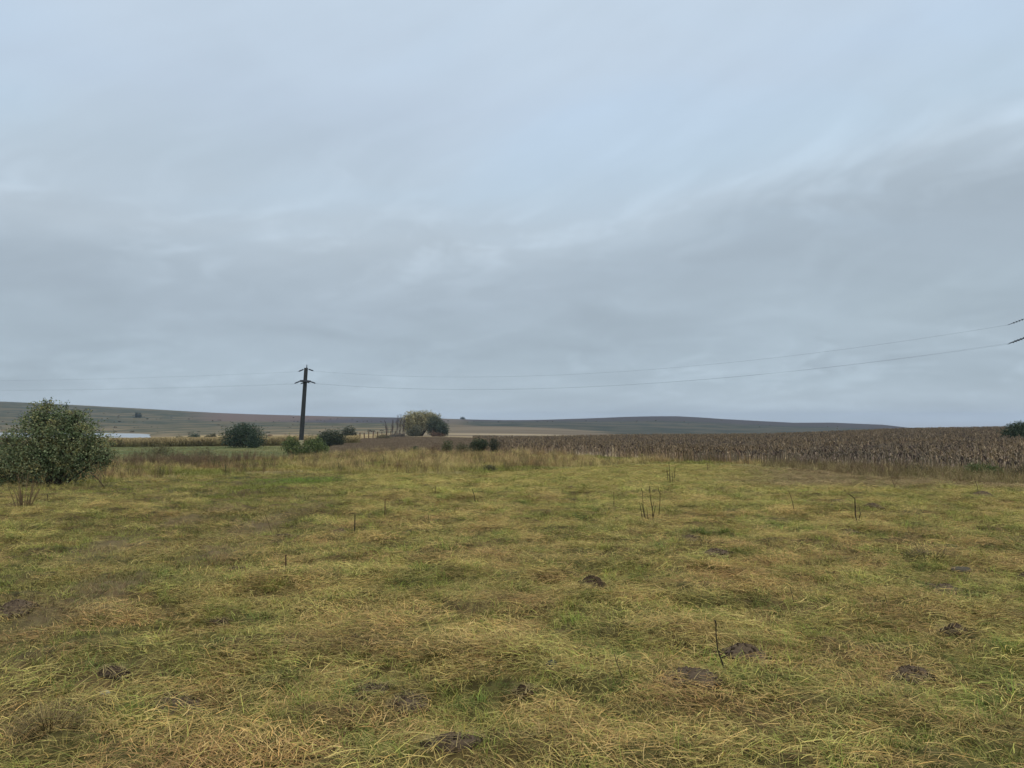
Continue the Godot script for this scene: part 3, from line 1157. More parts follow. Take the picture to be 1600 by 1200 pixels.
func bare_tree(label: String, col: float, dep: float, h: float, lean: float, seed_: int) -> void:
	rng.seed = seed_
	var o := thing("bare_tree", label, "tree", site(col, dep), "bare trees beside the pale willow")
	var tr := Shape.new()
	var br := Shape.new()
	var c := Color(0.085, 0.070, 0.072)
	var top := Vector3(lean, h, 0)
	tr.tube(PackedVector3Array([Vector3(0, -0.1, 0), top * 0.35 + Vector3(rr(-0.1, 0.1), 0, 0), top * 0.7, top]), PackedFloat32Array([0.13, 0.09, 0.06, 0.02]), 6, c)
	for k in 44:
		var f := rr(0.2, 0.98)
		var a := rr(0, TAU)
		var st := top * f
		var l := h * rr(0.10, 0.26) * (1.1 - 0.5 * f)
		var en := st + Vector3(cos(a) * l * 0.5, l * 0.9, sin(a) * l * 0.5)
		br.tube(PackedVector3Array([st, st.lerp(en, 0.5) + Vector3(cos(a), 0, sin(a)) * l * 0.12, en]), PackedFloat32Array([0.04, 0.028, 0.014]), 3, c)
		for q in 4:
			var s2 := st.lerp(en, rr(0.3, 1.0))
			var e2 := s2 + Vector3(rng.randfn() * 0.35, rr(0.3, 0.9), rng.randfn() * 0.35) * l * 0.6
			br.tube(PackedVector3Array([s2, e2]), PackedFloat32Array([0.018, 0.008]), 3, c)
	part("trunk", tr, BARK, o)
	part("branch", br, BARK, o)


func build_trees() -> void:
	LEAF = paint(0.75, 0.35, 0.35)
	BARK = paint(0.95, 0.0, 0.2)
	var thorn := [Color(0.062, 0.090, 0.040), Color(0.100, 0.138, 0.060), Color(0.145, 0.180, 0.088), Color(0.190, 0.205, 0.105), Color(0.270, 0.250, 0.095)]
	var dark := [Color(0.028, 0.048, 0.030), Color(0.042, 0.066, 0.038), Color(0.060, 0.088, 0.046)]
	var green := [Color(0.060, 0.085, 0.030), Color(0.092, 0.128, 0.042), Color(0.140, 0.170, 0.058)]
	var willow := [Color(0.190, 0.182, 0.095), Color(0.280, 0.262, 0.140), Color(0.390, 0.350, 0.185)]
	var olive := [Color(0.060, 0.066, 0.034), Color(0.090, 0.090, 0.045), Color(0.140, 0.125, 0.065)]
	var rust := [Color(0.085, 0.055, 0.038), Color(0.120, 0.075, 0.048), Color(0.150, 0.100, 0.065)]
	var weedy := [Color(0.075, 0.066, 0.038), Color(0.11, 0.105, 0.055), Color(0.165, 0.14, 0.075)]
	bush("thorn_bush", "large thorn bush with dark olive leaves at the meadow edge, in front of the lake", "bush", 84, 23.0,
		[[0, 62, 62, 52], [-14, 92, 44, 38], [30, 66, 50, 46], [50, 45, 42, 36], [-52, 38, 46, 38], [-20, 40, 52, 38], [12, 28, 50, 28], [-78, 30, 36, 34], [-70, 14, 34, 18], [64, 58, 32, 30], [44, 88, 26, 20],
		[-14, 114, 20, 18], [14, 106, 30, 20], [-12, 126, 12, 10], [24, 92, 34, 26], [-26, 96, 26, 22], [34, 112, 16, 10], [-60, 66, 24, 18], [-74, 76, 12, 9], [84, 44, 13, 14]],
		thorn, 0.058, 46000, 801, {"trunk": 0.045, "twigs": 16, "gap": 0.38, "clump": 3.6, "slim": 0.6, "sprays": 70})
	bush("power_pole_bush", "bright green bush growing round the foot of the power pole", "bush", 476, 87.2,
		[[-20, 15, 14, 15], [16, 13, 18, 15], [-4, 5, 20, 9], [28, 8, 11, 9]], green, 0.16, 6500, 802, {"trunk": 0.04, "gap": 0.1})
	bush("round_bush", "broad dark green round bush on the green field, west of the power pole", "bush", 380, 150.0,
		[[0, 18, 30, 19], [-14, 14, 20, 14], [16, 14, 20, 15], [4, 28, 20, 11]], dark, 0.26, 9000, 803, {"trunk": 0.08})
	bush("small_fir", "small dark conical bush standing before the broad round bush", "bush", 396, 146.0,
		[[0, 8, 9, 9], [0, 16, 6, 7], [0, 4, 8, 5]], dark, 0.2, 2200, 804, {"trunk": 0.05})
	bush("round_bush", "dense round olive green bush just east of the power pole", "bush", 518, 148.0,
		[[0, 14, 20, 14], [-9, 12, 14, 12], [10, 11, 13, 12]], [Color(0.030, 0.044, 0.026), Color(0.046, 0.060, 0.034), Color(0.070, 0.080, 0.045)], 0.24, 6500, 805, {"trunk": 0.07})
	bush("leafy_tree", "grey green small tree behind the west end of the fence", "tree", 546, 205.0,
		[[0, 16, 11, 10], [-5, 11, 8, 9], [5, 11, 8, 8]], [Color(0.040, 0.052, 0.034), Color(0.062, 0.074, 0.046), Color(0.085, 0.095, 0.06)], 0.3, 2600, 806, {"trunk": 0.1, "wood": "trunk"})
	bush("willow_tree", "pale yellow green willow tree, largest of the distant trees", "tree", 655, 312.0,
		[[0, 24, 24, 15], [-17, 21, 15, 14], [14, 22, 17, 14], [-6, 30, 17, 9], [8, 31, 14, 8], [-8, 12, 16, 11], [24, 24, 10, 10], [19, 29, 11, 8]], willow, 0.5, 11000, 807, {"trunk": 0.3, "wood": "trunk", "gap": 0.12})
	bush("leafy_tree", "dark blue green tree overlapping the east side of the pale willow", "tree", 676, 306.0,
		[[3, 20, 12, 13], [0, 10, 9, 9], [8, 14, 10, 12]], [Color(0.046, 0.064, 0.044), Color(0.070, 0.088, 0.056), Color(0.115, 0.125, 0.075)], 0.45, 5200, 808, {"trunk": 0.25, "wood": "trunk"})
	bush("leafy_tree", "small dark tree at the east end of the willow clump", "tree", 692, 300.0,
		[[0, 13, 9, 10], [0, 7, 9, 7]], [Color(0.034, 0.050, 0.034), Color(0.050, 0.068, 0.042), Color(0.070, 0.088, 0.052)], 0.42, 2600, 809, {"trunk": 0.18, "wood": "trunk"})
	bush("willow_bush", "grey green willow bush under the pale willow tree", "bush", 651, 300.0,
		[[0, 9, 11, 9], [-8, 6, 8, 7]], [Color(0.065, 0.072, 0.050), Color(0.095, 0.100, 0.066), Color(0.140, 0.140, 0.09)], 0.4, 2600, 810, {"trunk": 0.12})
	bush("low_bush", "low rusty bush in the gap between the willow clump trees", "bush", 682, 298.0, [[0, 3, 9, 4], [7, 2, 7, 3]], rust, 0.35, 1200, 811, {"trunk": 0.06})
	bare_tree("bare leafless tree, the short bent one nearest the fence", 606, 300.0, 6.0, -1.0, 821)
	bare_tree("bare leafless tree, second along from the fence", 613, 304.0, 6.6, 0.3, 822)
	bare_tree("bare leafless tree with the thickest straight trunk of the row", 620, 300.0, 8.0, 0.6, 823)
	bare_tree("bare leafless tree between the thickest one and the willow", 625, 308.0, 8.4, 0.5, 824)
	bare_tree("bare leafless tree leaning into the pale willow crown", 629, 300.0, 7.8, 0.9, 825)
	bush("bramble_thicket", "grey brown bramble thicket at the foot of the bare trees", "thicket", 622, 262.0,
		[[0, 3, 11, 5], [-8, 2, 8, 4], [9, 2, 8, 4]], [Color(0.09, 0.08, 0.066), Color(0.12, 0.108, 0.09), Color(0.15, 0.135, 0.11)], 0.3, 2600, 826, {"trunk": 0.03})
	bush("low_bush", "low brown bush in front of the fence posts", "bush", 598, 236.0, [[0, 3, 11, 5], [7, 2, 7, 4]], weedy, 0.28, 1700, 827, {"trunk": 0.03})
	bush("low_bush", "flat grey bush left of the dark trio bush by the lake", "bush", 281, 345.0, [[0, 2, 7, 3]], olive, 0.4, 700, 828, {"trunk": 0.05})
	bush("low_bush", "dark green bush, tallest of the three by the lake tip", "bush", 304, 338.0, [[0, 4, 9, 6], [-7, 2, 7, 3], [4, 3, 7, 5]], dark, 0.42, 1700, 829, {"trunk": 0.08})
	bush("low_bush", "olive bush with paler top, east of the three by the lake tip", "bush", 328, 340.0, [[0, 3, 8, 4], [7, 4, 4, 4]], olive, 0.42, 1200, 830, {"trunk": 0.06})
	bush("low_bush", "small rusty red bush beyond the yellow crop", "bush", 421, 292.0, [[0, 4, 5, 4]], rust, 0.35, 700, 831, {"trunk": 0.05})
	bush("low_bush", "flat rusty hedge bush behind the power pole", "bush", 455, 300.0, [[0, 2, 12, 2.5], [10, 2, 8, 2.5]], rust, 0.35, 1100, 832, {"trunk": 0.05})
	bush("low_bush", "small dark bush behind the power pole foot", "bush", 485, 252.0, [[0, 4, 9, 5], [-5, 3, 6, 4]], dark, 0.32, 1300, 833, {"trunk": 0.06})
	bush("far_tree", "lone far tree on the hill crest, the slimmer of the pair", "tree", 213.5, 1060.0, [[0, 3, 2.2, 2.6], [0.2, 6, 1.3, 2.6]], dark, 0.8, 700, 834, {"trunk": 0.25, "wood": "trunk"})
	bush("far_tree", "lone far tree on the hill crest, the broader of the pair", "tree", 219, 1062.0, [[0, 3, 2.7, 2.8], [-0.3, 5.6, 1.7, 2.2]], dark, 0.8, 900, 835, {"trunk": 0.25, "wood": "trunk"})
	bush("far_bush", "tiny dark bush on the skyline beside the willow clump", "bush", 722, 1390.0, [[0, 1.6, 3, 2], [3, 1, 2, 1.4]], dark, 1.0, 500, 836, {"trunk": 0.2})
	# scattered scrub on the far slopes
	var scrub := []
	for k in 3:
		rng.seed = 870 + k
		var s := Shape.new()
		for j in 60:
			var dirv := Vector3(rng.randfn(), absf(rng.randfn()) * 0.6, rng.randfn()).normalized()
			var al := (dirv + Vector3(rng.randfn(), rng.randfn(), rng.randfn()) * 0.7).normalized()
			s.leaf(dirv * rr(0.2, 1.0), al, al.cross(Vector3(rng.randfn(), rng.randfn(), rng.randfn())).normalized(), rr(0.4, 0.8), 0.45, dim(Color(1, 1, 1), rr(0.6, 1.3)))
		scrub.append([s.mesh(), [], []])
	rng.seed = 874
	for k in 900:
		var d := rr(560.0, 1250.0)
		var c := rr(-150.0, 1420.0)
		if c > 690.0 and (d < 900.0 or rng.randf() < 0.6):
			continue
		var x := (c - 800.0) / FOCAL * d
		var y := ground_y(x, -d)
		if y < EYE - 8.6 or n_land.get_noise_2d(x * 0.004, d * 0.007) + rr(-0.15, 0.15) < 0.06:
			continue
		list_add(scrub, x, y, -d, rr(0.4, 1.5), mix(Color(0.062, 0.070, 0.042), Color(0.135, 0.11, 0.065), rng.randf()), 0.1, rr(0.5, 1.0))
	for a in scrub:
		scatter("hill_scrub", "dark specks of scrub scattered over the far hill slopes", "scrub", a[0], LEAF, a[1], a[2])
	# shrubs in the rough grass
	bush("weedy_shrub", "broad twiggy brown green shrub in the rough grass beyond the thorn bush", "shrub", 247, 62.0,
		[[0, 13, 26, 14], [-16, 10, 18, 10], [16, 11, 16, 12], [6, 20, 12, 9]], weedy, 0.065, 4200, 841, {"trunk": 0.015, "twigs": 34, "gap": 0.25})
	bush("airy_shrub", "airy see-through little shrub standing in the rough grass", "shrub", 320, 60.0,
		[[0, 16, 15, 9], [-8, 14, 9, 7], [9, 15, 8, 7], [0, 6, 5, 6]], [Color(0.09, 0.085, 0.045), Color(0.12, 0.115, 0.06), Color(0.15, 0.14, 0.075)], 0.05, 1500, 842, {"trunk": 0.012, "twigs": 30, "gap": 0.35})
	bush("weedy_shrub", "dark low round shrub beside the airy shrub", "shrub", 342, 62.0, [[0, 4, 9, 5]], olive, 0.07, 900, 843, {"trunk": 0.012, "twigs": 14})
	bush("weedy_shrub", "small brown shrub between the broad twiggy one and the airy one", "shrub", 288, 61.0, [[0, 6, 8, 7]], weedy, 0.06, 700, 844, {"trunk": 0.012, "twigs": 22, "gap": 0.2})
	bush("young_bush", "dark green bush at the corner of the withered crop, larger of two", "bush", 748, 82.0,
		[[0, 15, 12, 11], [-7, 12, 8, 9], [8, 15, 8, 9], [0, 5, 8, 6]], [Color(0.026, 0.042, 0.022), Color(0.042, 0.062, 0.030), Color(0.066, 0.080, 0.042)], 0.12, 3600, 845, {"trunk": 0.03, "twigs": 12})
	bush("young_bush", "dark narrow bush at the corner of the withered crop, smaller of two", "bush", 772, 81.0,
		[[0, 15, 8, 10], [0, 6, 6, 7]], [Color(0.030, 0.040, 0.026), Color(0.048, 0.058, 0.036), Color(0.070, 0.072, 0.044)], 0.11, 2000, 846, {"trunk": 0.03, "twigs": 12})
	bush("young_bush", "yellowish green upright bush, west of the dark crop corner bushes", "bush", 700, 84.0,
		[[0, 12, 9, 10], [-4, 6, 7, 7]], [Color(0.06, 0.07, 0.03), Color(0.085, 0.098, 0.04), Color(0.12, 0.125, 0.06)], 0.11, 1800, 847, {"trunk": 0.025, "twigs": 14})
	bush("young_bush", "pale olive bush between the upright one and the dark ones", "bush", 720, 85.0,
		[[0, 9, 9, 8], [8, 8, 6, 7]], [Color(0.075, 0.078, 0.038), Color(0.11, 0.108, 0.055), Color(0.14, 0.13, 0.07)], 0.1, 1700, 848, {"trunk": 0.025, "twigs": 14})
	bush("young_bush", "little dark bush standing alone in the brown stubble", "bush", 648, 92.0, [[0, 5, 5.5, 5]], dark, 0.1, 800, 849, {"trunk": 0.02})
	bush("weedy_shrub", "dark clump of leaves at the foot of the dry grass", "shrub", 764, 36.0, [[0, 5, 9, 6], [6, 3, 7, 4]], olive, 0.05, 1300, 850, {"trunk": 0.008, "twigs": 12})
	bush("crop_bush", "green bush rising above the withered crop on the skyline", "bush", 1592, 100.0,
		[[0, 17, 24, 16], [-15, 15, 15, 13], [16, 18, 16, 15], [-2, 27, 13, 8], [14, 26, 12, 9]], [Color(0.030, 0.050, 0.030), Color(0.046, 0.072, 0.040), Color(0.070, 0.095, 0.052)], 0.19, 7000, 851, {"trunk": 0.05})
	bush("leafy_weed", "low leafy green weed clump in front of the withered crop", "weed", 1535, 35.5,
		[[0, 10, 18, 11], [-16, 11, 14, 11], [17, 9, 14, 9]], green, 0.055, 4200, 852, {"trunk": 0.008, "twigs": 16, "gap": 0.15})
	bush("leafy_weed", "dark brown weed clump at the foot of the withered crop", "weed", 1425, 39.0,
		[[0, 5, 16, 7], [-14, 4, 11, 5], [13, 5, 10, 6]], [Color(0.05, 0.045, 0.028), Color(0.08, 0.07, 0.042), Color(0.11, 0.10, 0.055)], 0.05, 2600, 853, {"trunk": 0.008, "twigs": 16})
	bush("leafy_weed", "brown weed clump by the crop, at the edge of the view", "weed", 1598, 33.0,
		[[0, 10, 18, 12], [-12, 7, 12, 8]], [Color(0.05, 0.042, 0.026), Color(0.085, 0.07, 0.042), Color(0.12, 0.10, 0.055)], 0.05, 2600, 854, {"trunk": 0.008, "twigs": 20})
	bush("dry_shrub", "reddish dry weed shrub beside the yellowish green upright bush", "shrub", 682, 84.0, [[0, 9, 8, 9], [-8, 6, 7, 6]], rust, 0.07, 1100, 855, {"trunk": 0.012, "twigs": 22, "gap": 0.25})
	bush("dry_shrub", "brown dry weed shrub at the near corner of the crop", "shrub", 790, 70.0, [[0, 7, 9, 8]], rust, 0.06, 900, 856, {"trunk": 0.012, "twigs": 22, "gap": 0.25})


# =================================================================== power line
func string_of_discs(from: Vector3, to: Vector3) -> Shape:
	var s := Shape.new()
	var c := Color(0.035, 0.042, 0.055)
	s.tube(PackedVector3Array([from, to]), PackedFloat32Array([0.022, 0.022]), 6, c)
	for k in 6:
		var f := 0.22 + 0.11 * k
		var p := from.lerp(to, f)
		var d := (to - from).normalized() * 0.03
		s.tube(PackedVector3Array([p - d, p, p + d]), PackedFloat32Array([0.03, 0.085, 0.05]), 8, c)
	return s


func pole(label: String, at: Vector3, lean: Vector3, h: float, w0: float, w1: float, toward: Vector3, back: Vector3, arm: Vector3, droop: Vector2, band: bool) -> Array:
	var o := thing("power_pole", label, "power pole", at, "poles of the power line")
	var wood := Color(0.052, 0.062, 0.064)
	var mat := paint(0.8, 0.0, 0.35)
	var nt := NoiseTexture2D.new()
	var nn := FastNoiseLite.new()
	nn.frequency = 0.02
	nn.seed = 8
	nn.fractal_octaves = 5
	nt.width = 256
	nt.height = 256
	nt.seamless = true
	nt.noise = nn
	var rampe := Gradient.new()
	rampe.set_color(0, Color(0.62, 0.62, 0.62))
	rampe.set_color(1, Color(1, 1, 1))
	nt.color_ramp = rampe
	mat.albedo_texture = nt
	mat.uv1_triplanar = true
	mat.uv1_scale = Vector3(1.2, 0.35, 1.2)
	var s := Shape.new()
	var rings := 9
	for side in 4:
		for k in rings - 1:
			var q := []
			for e in [[k, 0], [k, 1], [k + 1, 1], [k + 1, 0]]:
				var f := float(e[0]) / (rings - 1)
				var w := lerpf(w0, w1, f) * 0.5
				var a: float = (side + e[1]) * PI / 2.0 + PI / 4.0 + 0.35
				q.append(lean * f + Vector3(cos(a) * w * 1.3, h * f - 0.3 * (1.0 - f), -sin(a) * w * 1.3))
			s.quad(q[0], q[1], q[2], q[3], wood)
	var t := []
	for k in 4:
		var a := k * PI / 2.0 + PI / 4.0 + 0.35
		t.append(lean + Vector3(cos(a) * w1 * 0.65, h, -sin(a) * w1 * 0.65))
	s.quad(t[0], t[1], t[2], t[3], wood)
	part("shaft", s, mat, o)
	if band:
		var b := Shape.new()
		for side in 4:
			var q := []
			for e in [[0.085, 0], [0.085, 1], [0.195, 1], [0.195, 0]]:
				var f: float = e[0]
				var w := lerpf(w0, w1, f) * 0.5 + 0.006
				var a: float = (side + e[1]) * PI / 2.0 + PI / 4.0 + 0.35
				q.append(lean * f + Vector3(cos(a) * w * 1.3, h * f - 0.3 * (1.0 - f), -sin(a) * w * 1.3))
			b.quad(q[0], q[1], q[2], q[3], Color(0.40, 0.37, 0.23))
		part("painted_band", b, paint(0.8), o)
	var iron := Color(0.045, 0.05, 0.058)
	var m2 := paint(0.7, 0.0, 0.4)
	var pin := Shape.new()
	pin.tube(PackedVector3Array([lean + Vector3(0.08, h - 0.02, 0), lean + Vector3(0.09, h + 0.38, 0)]), PackedFloat32Array([0.07, 0.035]), 6, iron)
	part("top_pin", pin, m2, o)
	var out := []
	var levels := [[h - 0.12, Vector3.ZERO], [h - 1.52, arm], [h - 1.52, -arm]]
	var bar := Shape.new()
	var al := arm.normalized()
	var bs := Basis(al, Vector3.UP, al.cross(Vector3.UP))
	bar.box(lean * 0.86 + Vector3(0, h - 1.52, 0), Vector3(arm.length() * 2.0 + 0.2, 0.20, w1 + 0.16), bs, iron)
	part("crossarm", bar, m2, o)
	for e in levels:
		var f: float = e[0] / h
		var root: Vector3 = lean * f + Vector3(0, e[0], 0) + e[1]
		var pair := []
		for dir in [toward, back]:
			if dir == Vector3.ZERO:
				pair.append(Vector3.ZERO)
				continue
			var flat: Vector3 = dir.normalized()
			var st: Vector3 = root + flat * (w1 * 0.6)
			var en: Vector3 = st + flat * droop.x + Vector3(0, -droop.y, 0)
			part("insulator", string_of_discs(st, en), m2, o)
			pair.append(at + en)
		out.append(pair)
	return out


func wire(label: String, a: Vector3, b: Vector3, sag: float, r: float) -> void:
	var s := Shape.new()
	var pts := PackedVector3Array()
	var rad := PackedFloat32Array()
	for k in 49:
		var f := k / 48.0
		pts.append(a.lerp(b, f) - Vector3(0, sag * 4.0 * f * (1.0 - f), 0))
		rad.append(r)
	s.tube(pts, rad, 5, Color(0.04, 0.045, 0.052))
	var o := part("power_line_wire", s, paint(0.6, 0.0, 0.4), self)
	tag(o, label, "wire", "wires of the power line")


func build_power_line() -> void:
	var p1 := site(470, 88.0)
	var p2 := site(1623, 56.0)
	var dir := p2 - p1
	dir.y = 0
	var arm := Vector3(-dir.z, 0, dir.x).normalized() * 0.5
	var a := pole("dark power pole with cream painted band, rising from the green bush", p1, Vector3(0.55, 0, 0), 9.95, 0.56, 0.42, dir, -dir, arm, Vector2(0.95, 0.28), true)
	var h2 := 7.95 + EYE - p2.y
	var b := pole("power pole beside the crop, only its insulators reach into view", p2, Vector3(0.1, 0, 0), h2, 0.50, 0.36, -dir, dir, arm, Vector2(1.6, 0.6), false)
	wire("top wire spanning east from the banded power pole over the crop", a[0][0], b[0][0], 1.95, 0.0045)
	wire("lower wire on the far crossarm end, spanning over the crop", a[1][0], b[1][0], 1.85, 0.0034)
	wire("lower wire on the near crossarm end, spanning over the crop", a[2][0], b[2][0], 1.75, 0.0034)
	var end := Vector3(-106, 0, -129.6)
	wire("top wire leading west from the banded power pole over the lake", a[0][1], Vector3(end.x, EYE + 7.1, end.z), 0.45, 0.0045)
	wire("lower west wire on the far crossarm end, over the thorn bush", a[1][1], Vector3(end.x, EYE + 5.6, end.z) + arm, 0.42, 0.0034)
	wire("lower west wire on the near crossarm end, over the thorn bush", a[2][1], Vector3(end.x, EYE + 5.7, end.z) - arm, 0.48, 0.0034)


func build_fence() -> void:
	var at := site(596, 280.0)
	var o := thing("post_fence", "row of brown wooden fence posts before the bare trees", "fence", at)
	var mat := paint(0.95, 0.0, 0.2)
	rng.seed = 61
	var last := Vector3.ZERO
	for k in 14:
		var c := 549.0 + 6.9 * k
		var d := 232.0 + 8.0 * k
		var p := site(c, d) - at
		var s := Shape.new()
		var h := rr(2.1, 2.5)
		s.box(p + Vector3(0, h * 0.5 - 0.1, 0), Vector3(0.26, h + 0.2, 0.26), Basis(Vector3.UP, rr(0, 1.5)) * Basis(Vector3.BACK, rng.randfn(0, 0.04)), dim(Color(0.105, 0.066, 0.045), rr(0.8, 1.2)))
		part("post", s, mat, o)
		if k > 2:
			for hh in [0.8]:
				var r := Shape.new()
				r.tube(PackedVector3Array([last + Vector3(0, hh, 0), p + Vector3(0, hh, 0)]), PackedFloat32Array([0.045, 0.045]), 4, Color(0.10, 0.068, 0.048))
				part("rail", r, mat, o)
		last = p


# =================================================================== molehills, stems, small things
func depth_at(level: float) -> float:
	# depth of the meadow point sighted at that level
	var lo := 2.0
	var hi := 45.0
	for k in 24:
		var m := (lo + hi) * 0.5
		var y := ground_y(0.0, -m)
		var th := atan((EYE - y) / m) + atan(60.0 / FOCAL)
		if 600.0 + FOCAL * tan(th) > level:
			lo = m
		else:
			hi = m
	return (lo + hi) * 0.5


func build_molehills() -> void:
	var mat := paint(0.98, 0.0, 0.15)
	var idx := 0
	for a in HILLS:
		rng.seed = 900 + idx
		var d := depth_at(a[1])
		var wide: float = a[2] * d / FOCAL
		var at := site(a[0], d)
		var s := Shape.new()
		var nz := FastNoiseLite.new()
		nz.seed = 40 + idx
		nz.frequency = 1.0
		var rings := 14
		var around := 30
		var r0 := wide * 0.5
		var high: float = r0 * a[3] * (0.85 if a[3] < 0.3 else 1.3) + 0.024
		var crumbs: Color = Color(0.088, 0.066, 0.045) if a[3] < 0.3 else Color(0.050, 0.036, 0.023)
		for q in rings + 1:
			for k in around:
				var f := float(q) / rings
				var th := TAU * k / around
				var edge := r0 * (1.12 + 0.28 * nz.get_noise_2d(cos(th) * 1.2, sin(th) * 1.2))
				var x := cos(th) * edge * f
				var z := sin(th) * edge * f * 0.95
				var rel := ground_y(at.x + x, at.z + z) - at.y
				var up := high * pow(cos(minf(f, 1.0) * PI / 2.0), 1.3)
				up += 0.018 * nz.get_noise_2d(x * 26.0, z * 26.0) + 0.016 * nz.get_noise_2d(x * 75.0, z * 75.0)
				s.v.append(Vector3(x, rel + up + (0.012 if f < 0.9 else -0.03 * (f - 0.9) * 10.0), z))
				s.c.append(dim(crumbs, 1.0 + 0.7 * nz.get_noise_2d(x * 45.0 + 5.0, z * 45.0)))
				s.n.append(Vector3.UP)
		for q in rings:
			for k in around:
				var k2 := (k + 1) % around
				var i0 := q * around + k
				var i1 := q * around + k2
				s.i.append_array(PackedInt32Array([i0, i0 + around, i1 + around, i0, i1 + around, i1]))
		for q in range(1, rings):
			for k in around:
				var e1 := s.v[(q + 1) * around + k] - s.v[(q - 1) * around + k]
				var e2 := s.v[q * around + (k + 1) % around] - s.v[q * around + (k + around - 1) % around]
				var nn := e1.cross(e2).normalized()
				s.n[q * around + k] = nn if nn.y > 0.0 else -nn
		var o := thing("molehill", a[4], "molehill", at, "molehills scattered over the mown meadow")
		part("soil_mound", s, mat, o)
		# loose crumbs of earth on it
		var cr := Shape.new()
		for k in 110:
			var th := rr(0, TAU)
			var f := sqrt(rng.randf()) * 1.25
			var p := Vector3(cos(th) * r0 * f, 0, sin(th) * r0 * f)
			p.y = ground_y(at.x + p.x, at.z + p.z) - at.y + high * pow(cos(minf(f, 1.0) * PI / 2.0), 1.3) + 0.012
			var e := rr(0.004, 0.016)
			cr.tube(PackedVector3Array([p - Vector3(0, e, 0), p, p + Vector3(rr(-0.4, 0.4) * e, e * 0.8, rr(-0.4, 0.4) * e)]), PackedFloat32Array([e * 0.6, e, e * 0.35]), 5, dim(crumbs, rr(0.5, 1.35)))
		var cp := part("crumb", cr, mat, o)
		cp.set_meta("kind", "stuff")
		# straws fallen across it
		var hy := Shape.new()
		for k in 44:
			var b := rr(0, TAU)
			var dirv := Vector3(cos(b), 0, sin(b))
			var th := rr(0, TAU)
			var f := pow(rng.randf(), 0.3) * 1.1
			var p := Vector3(cos(th) * r0 * f, 0, sin(th) * r0 * f)
			p.y = ground_y(at.x + p.x, at.z + p.z) - at.y + high * pow(cos(minf(f, 1.0) * PI / 2.0), 1.3) + 0.02
			var l := rr(0.08, 0.22)
			hy.blade(bent(p - dirv * l * 0.5, dirv, 0.25, l, 0.5, rr(-0.5, 0.5), 4), Vector3(-dirv.z, 0, dirv.x), rr(0.002, 0.004), dim(Color(0.30, 0.235, 0.11), rr(0.5, 1.3)), dim(Color(0.33, 0.26, 0.12), rr(0.6, 1.2)))
		var hp := part("straw", hy, mat, o)
		hp.set_meta("kind", "stuff")
		idx += 1


func stem(called: String, label: String, category: String, foot: Vector2, lines: Array, r: float, col: Color, group := "") -> void:
	# lines: each a list of [across, up] in sighted units from the foot, the first the main stem
	var d := depth_at(foot.y)
	var sc := d / FOCAL
	var at := site(foot.x, d)
	var o := thing(called, label, category, at, group)
	var mat := paint(0.9, 0.0, 0.25)
	var first := true
	for l in lines:
		var s := Shape.new()
		var pts := PackedVector3Array()
		var rad := PackedFloat32Array()
		var k := 0
		var zz := 0.0
		for p in l:
			if k > 0:
				zz += rr(-0.25, 0.25) * absf(p[1] - l[k - 1][1]) * sc
			pts.append(Vector3(p[0] * sc, p[1] * sc - (0.04 if k == 0 and p[1] <= 0.0 else 0.0), zz))
			rad.append(r * 1.05 * (1.0 if first else 0.65) * (1.0 - 0.45 * k / maxf(1.0, l.size() - 1.0)))
			k += 1
		s.tube(pts, rad, 6, col)
		part("stem" if first else "side_shoot", s, mat, o)
		first = false


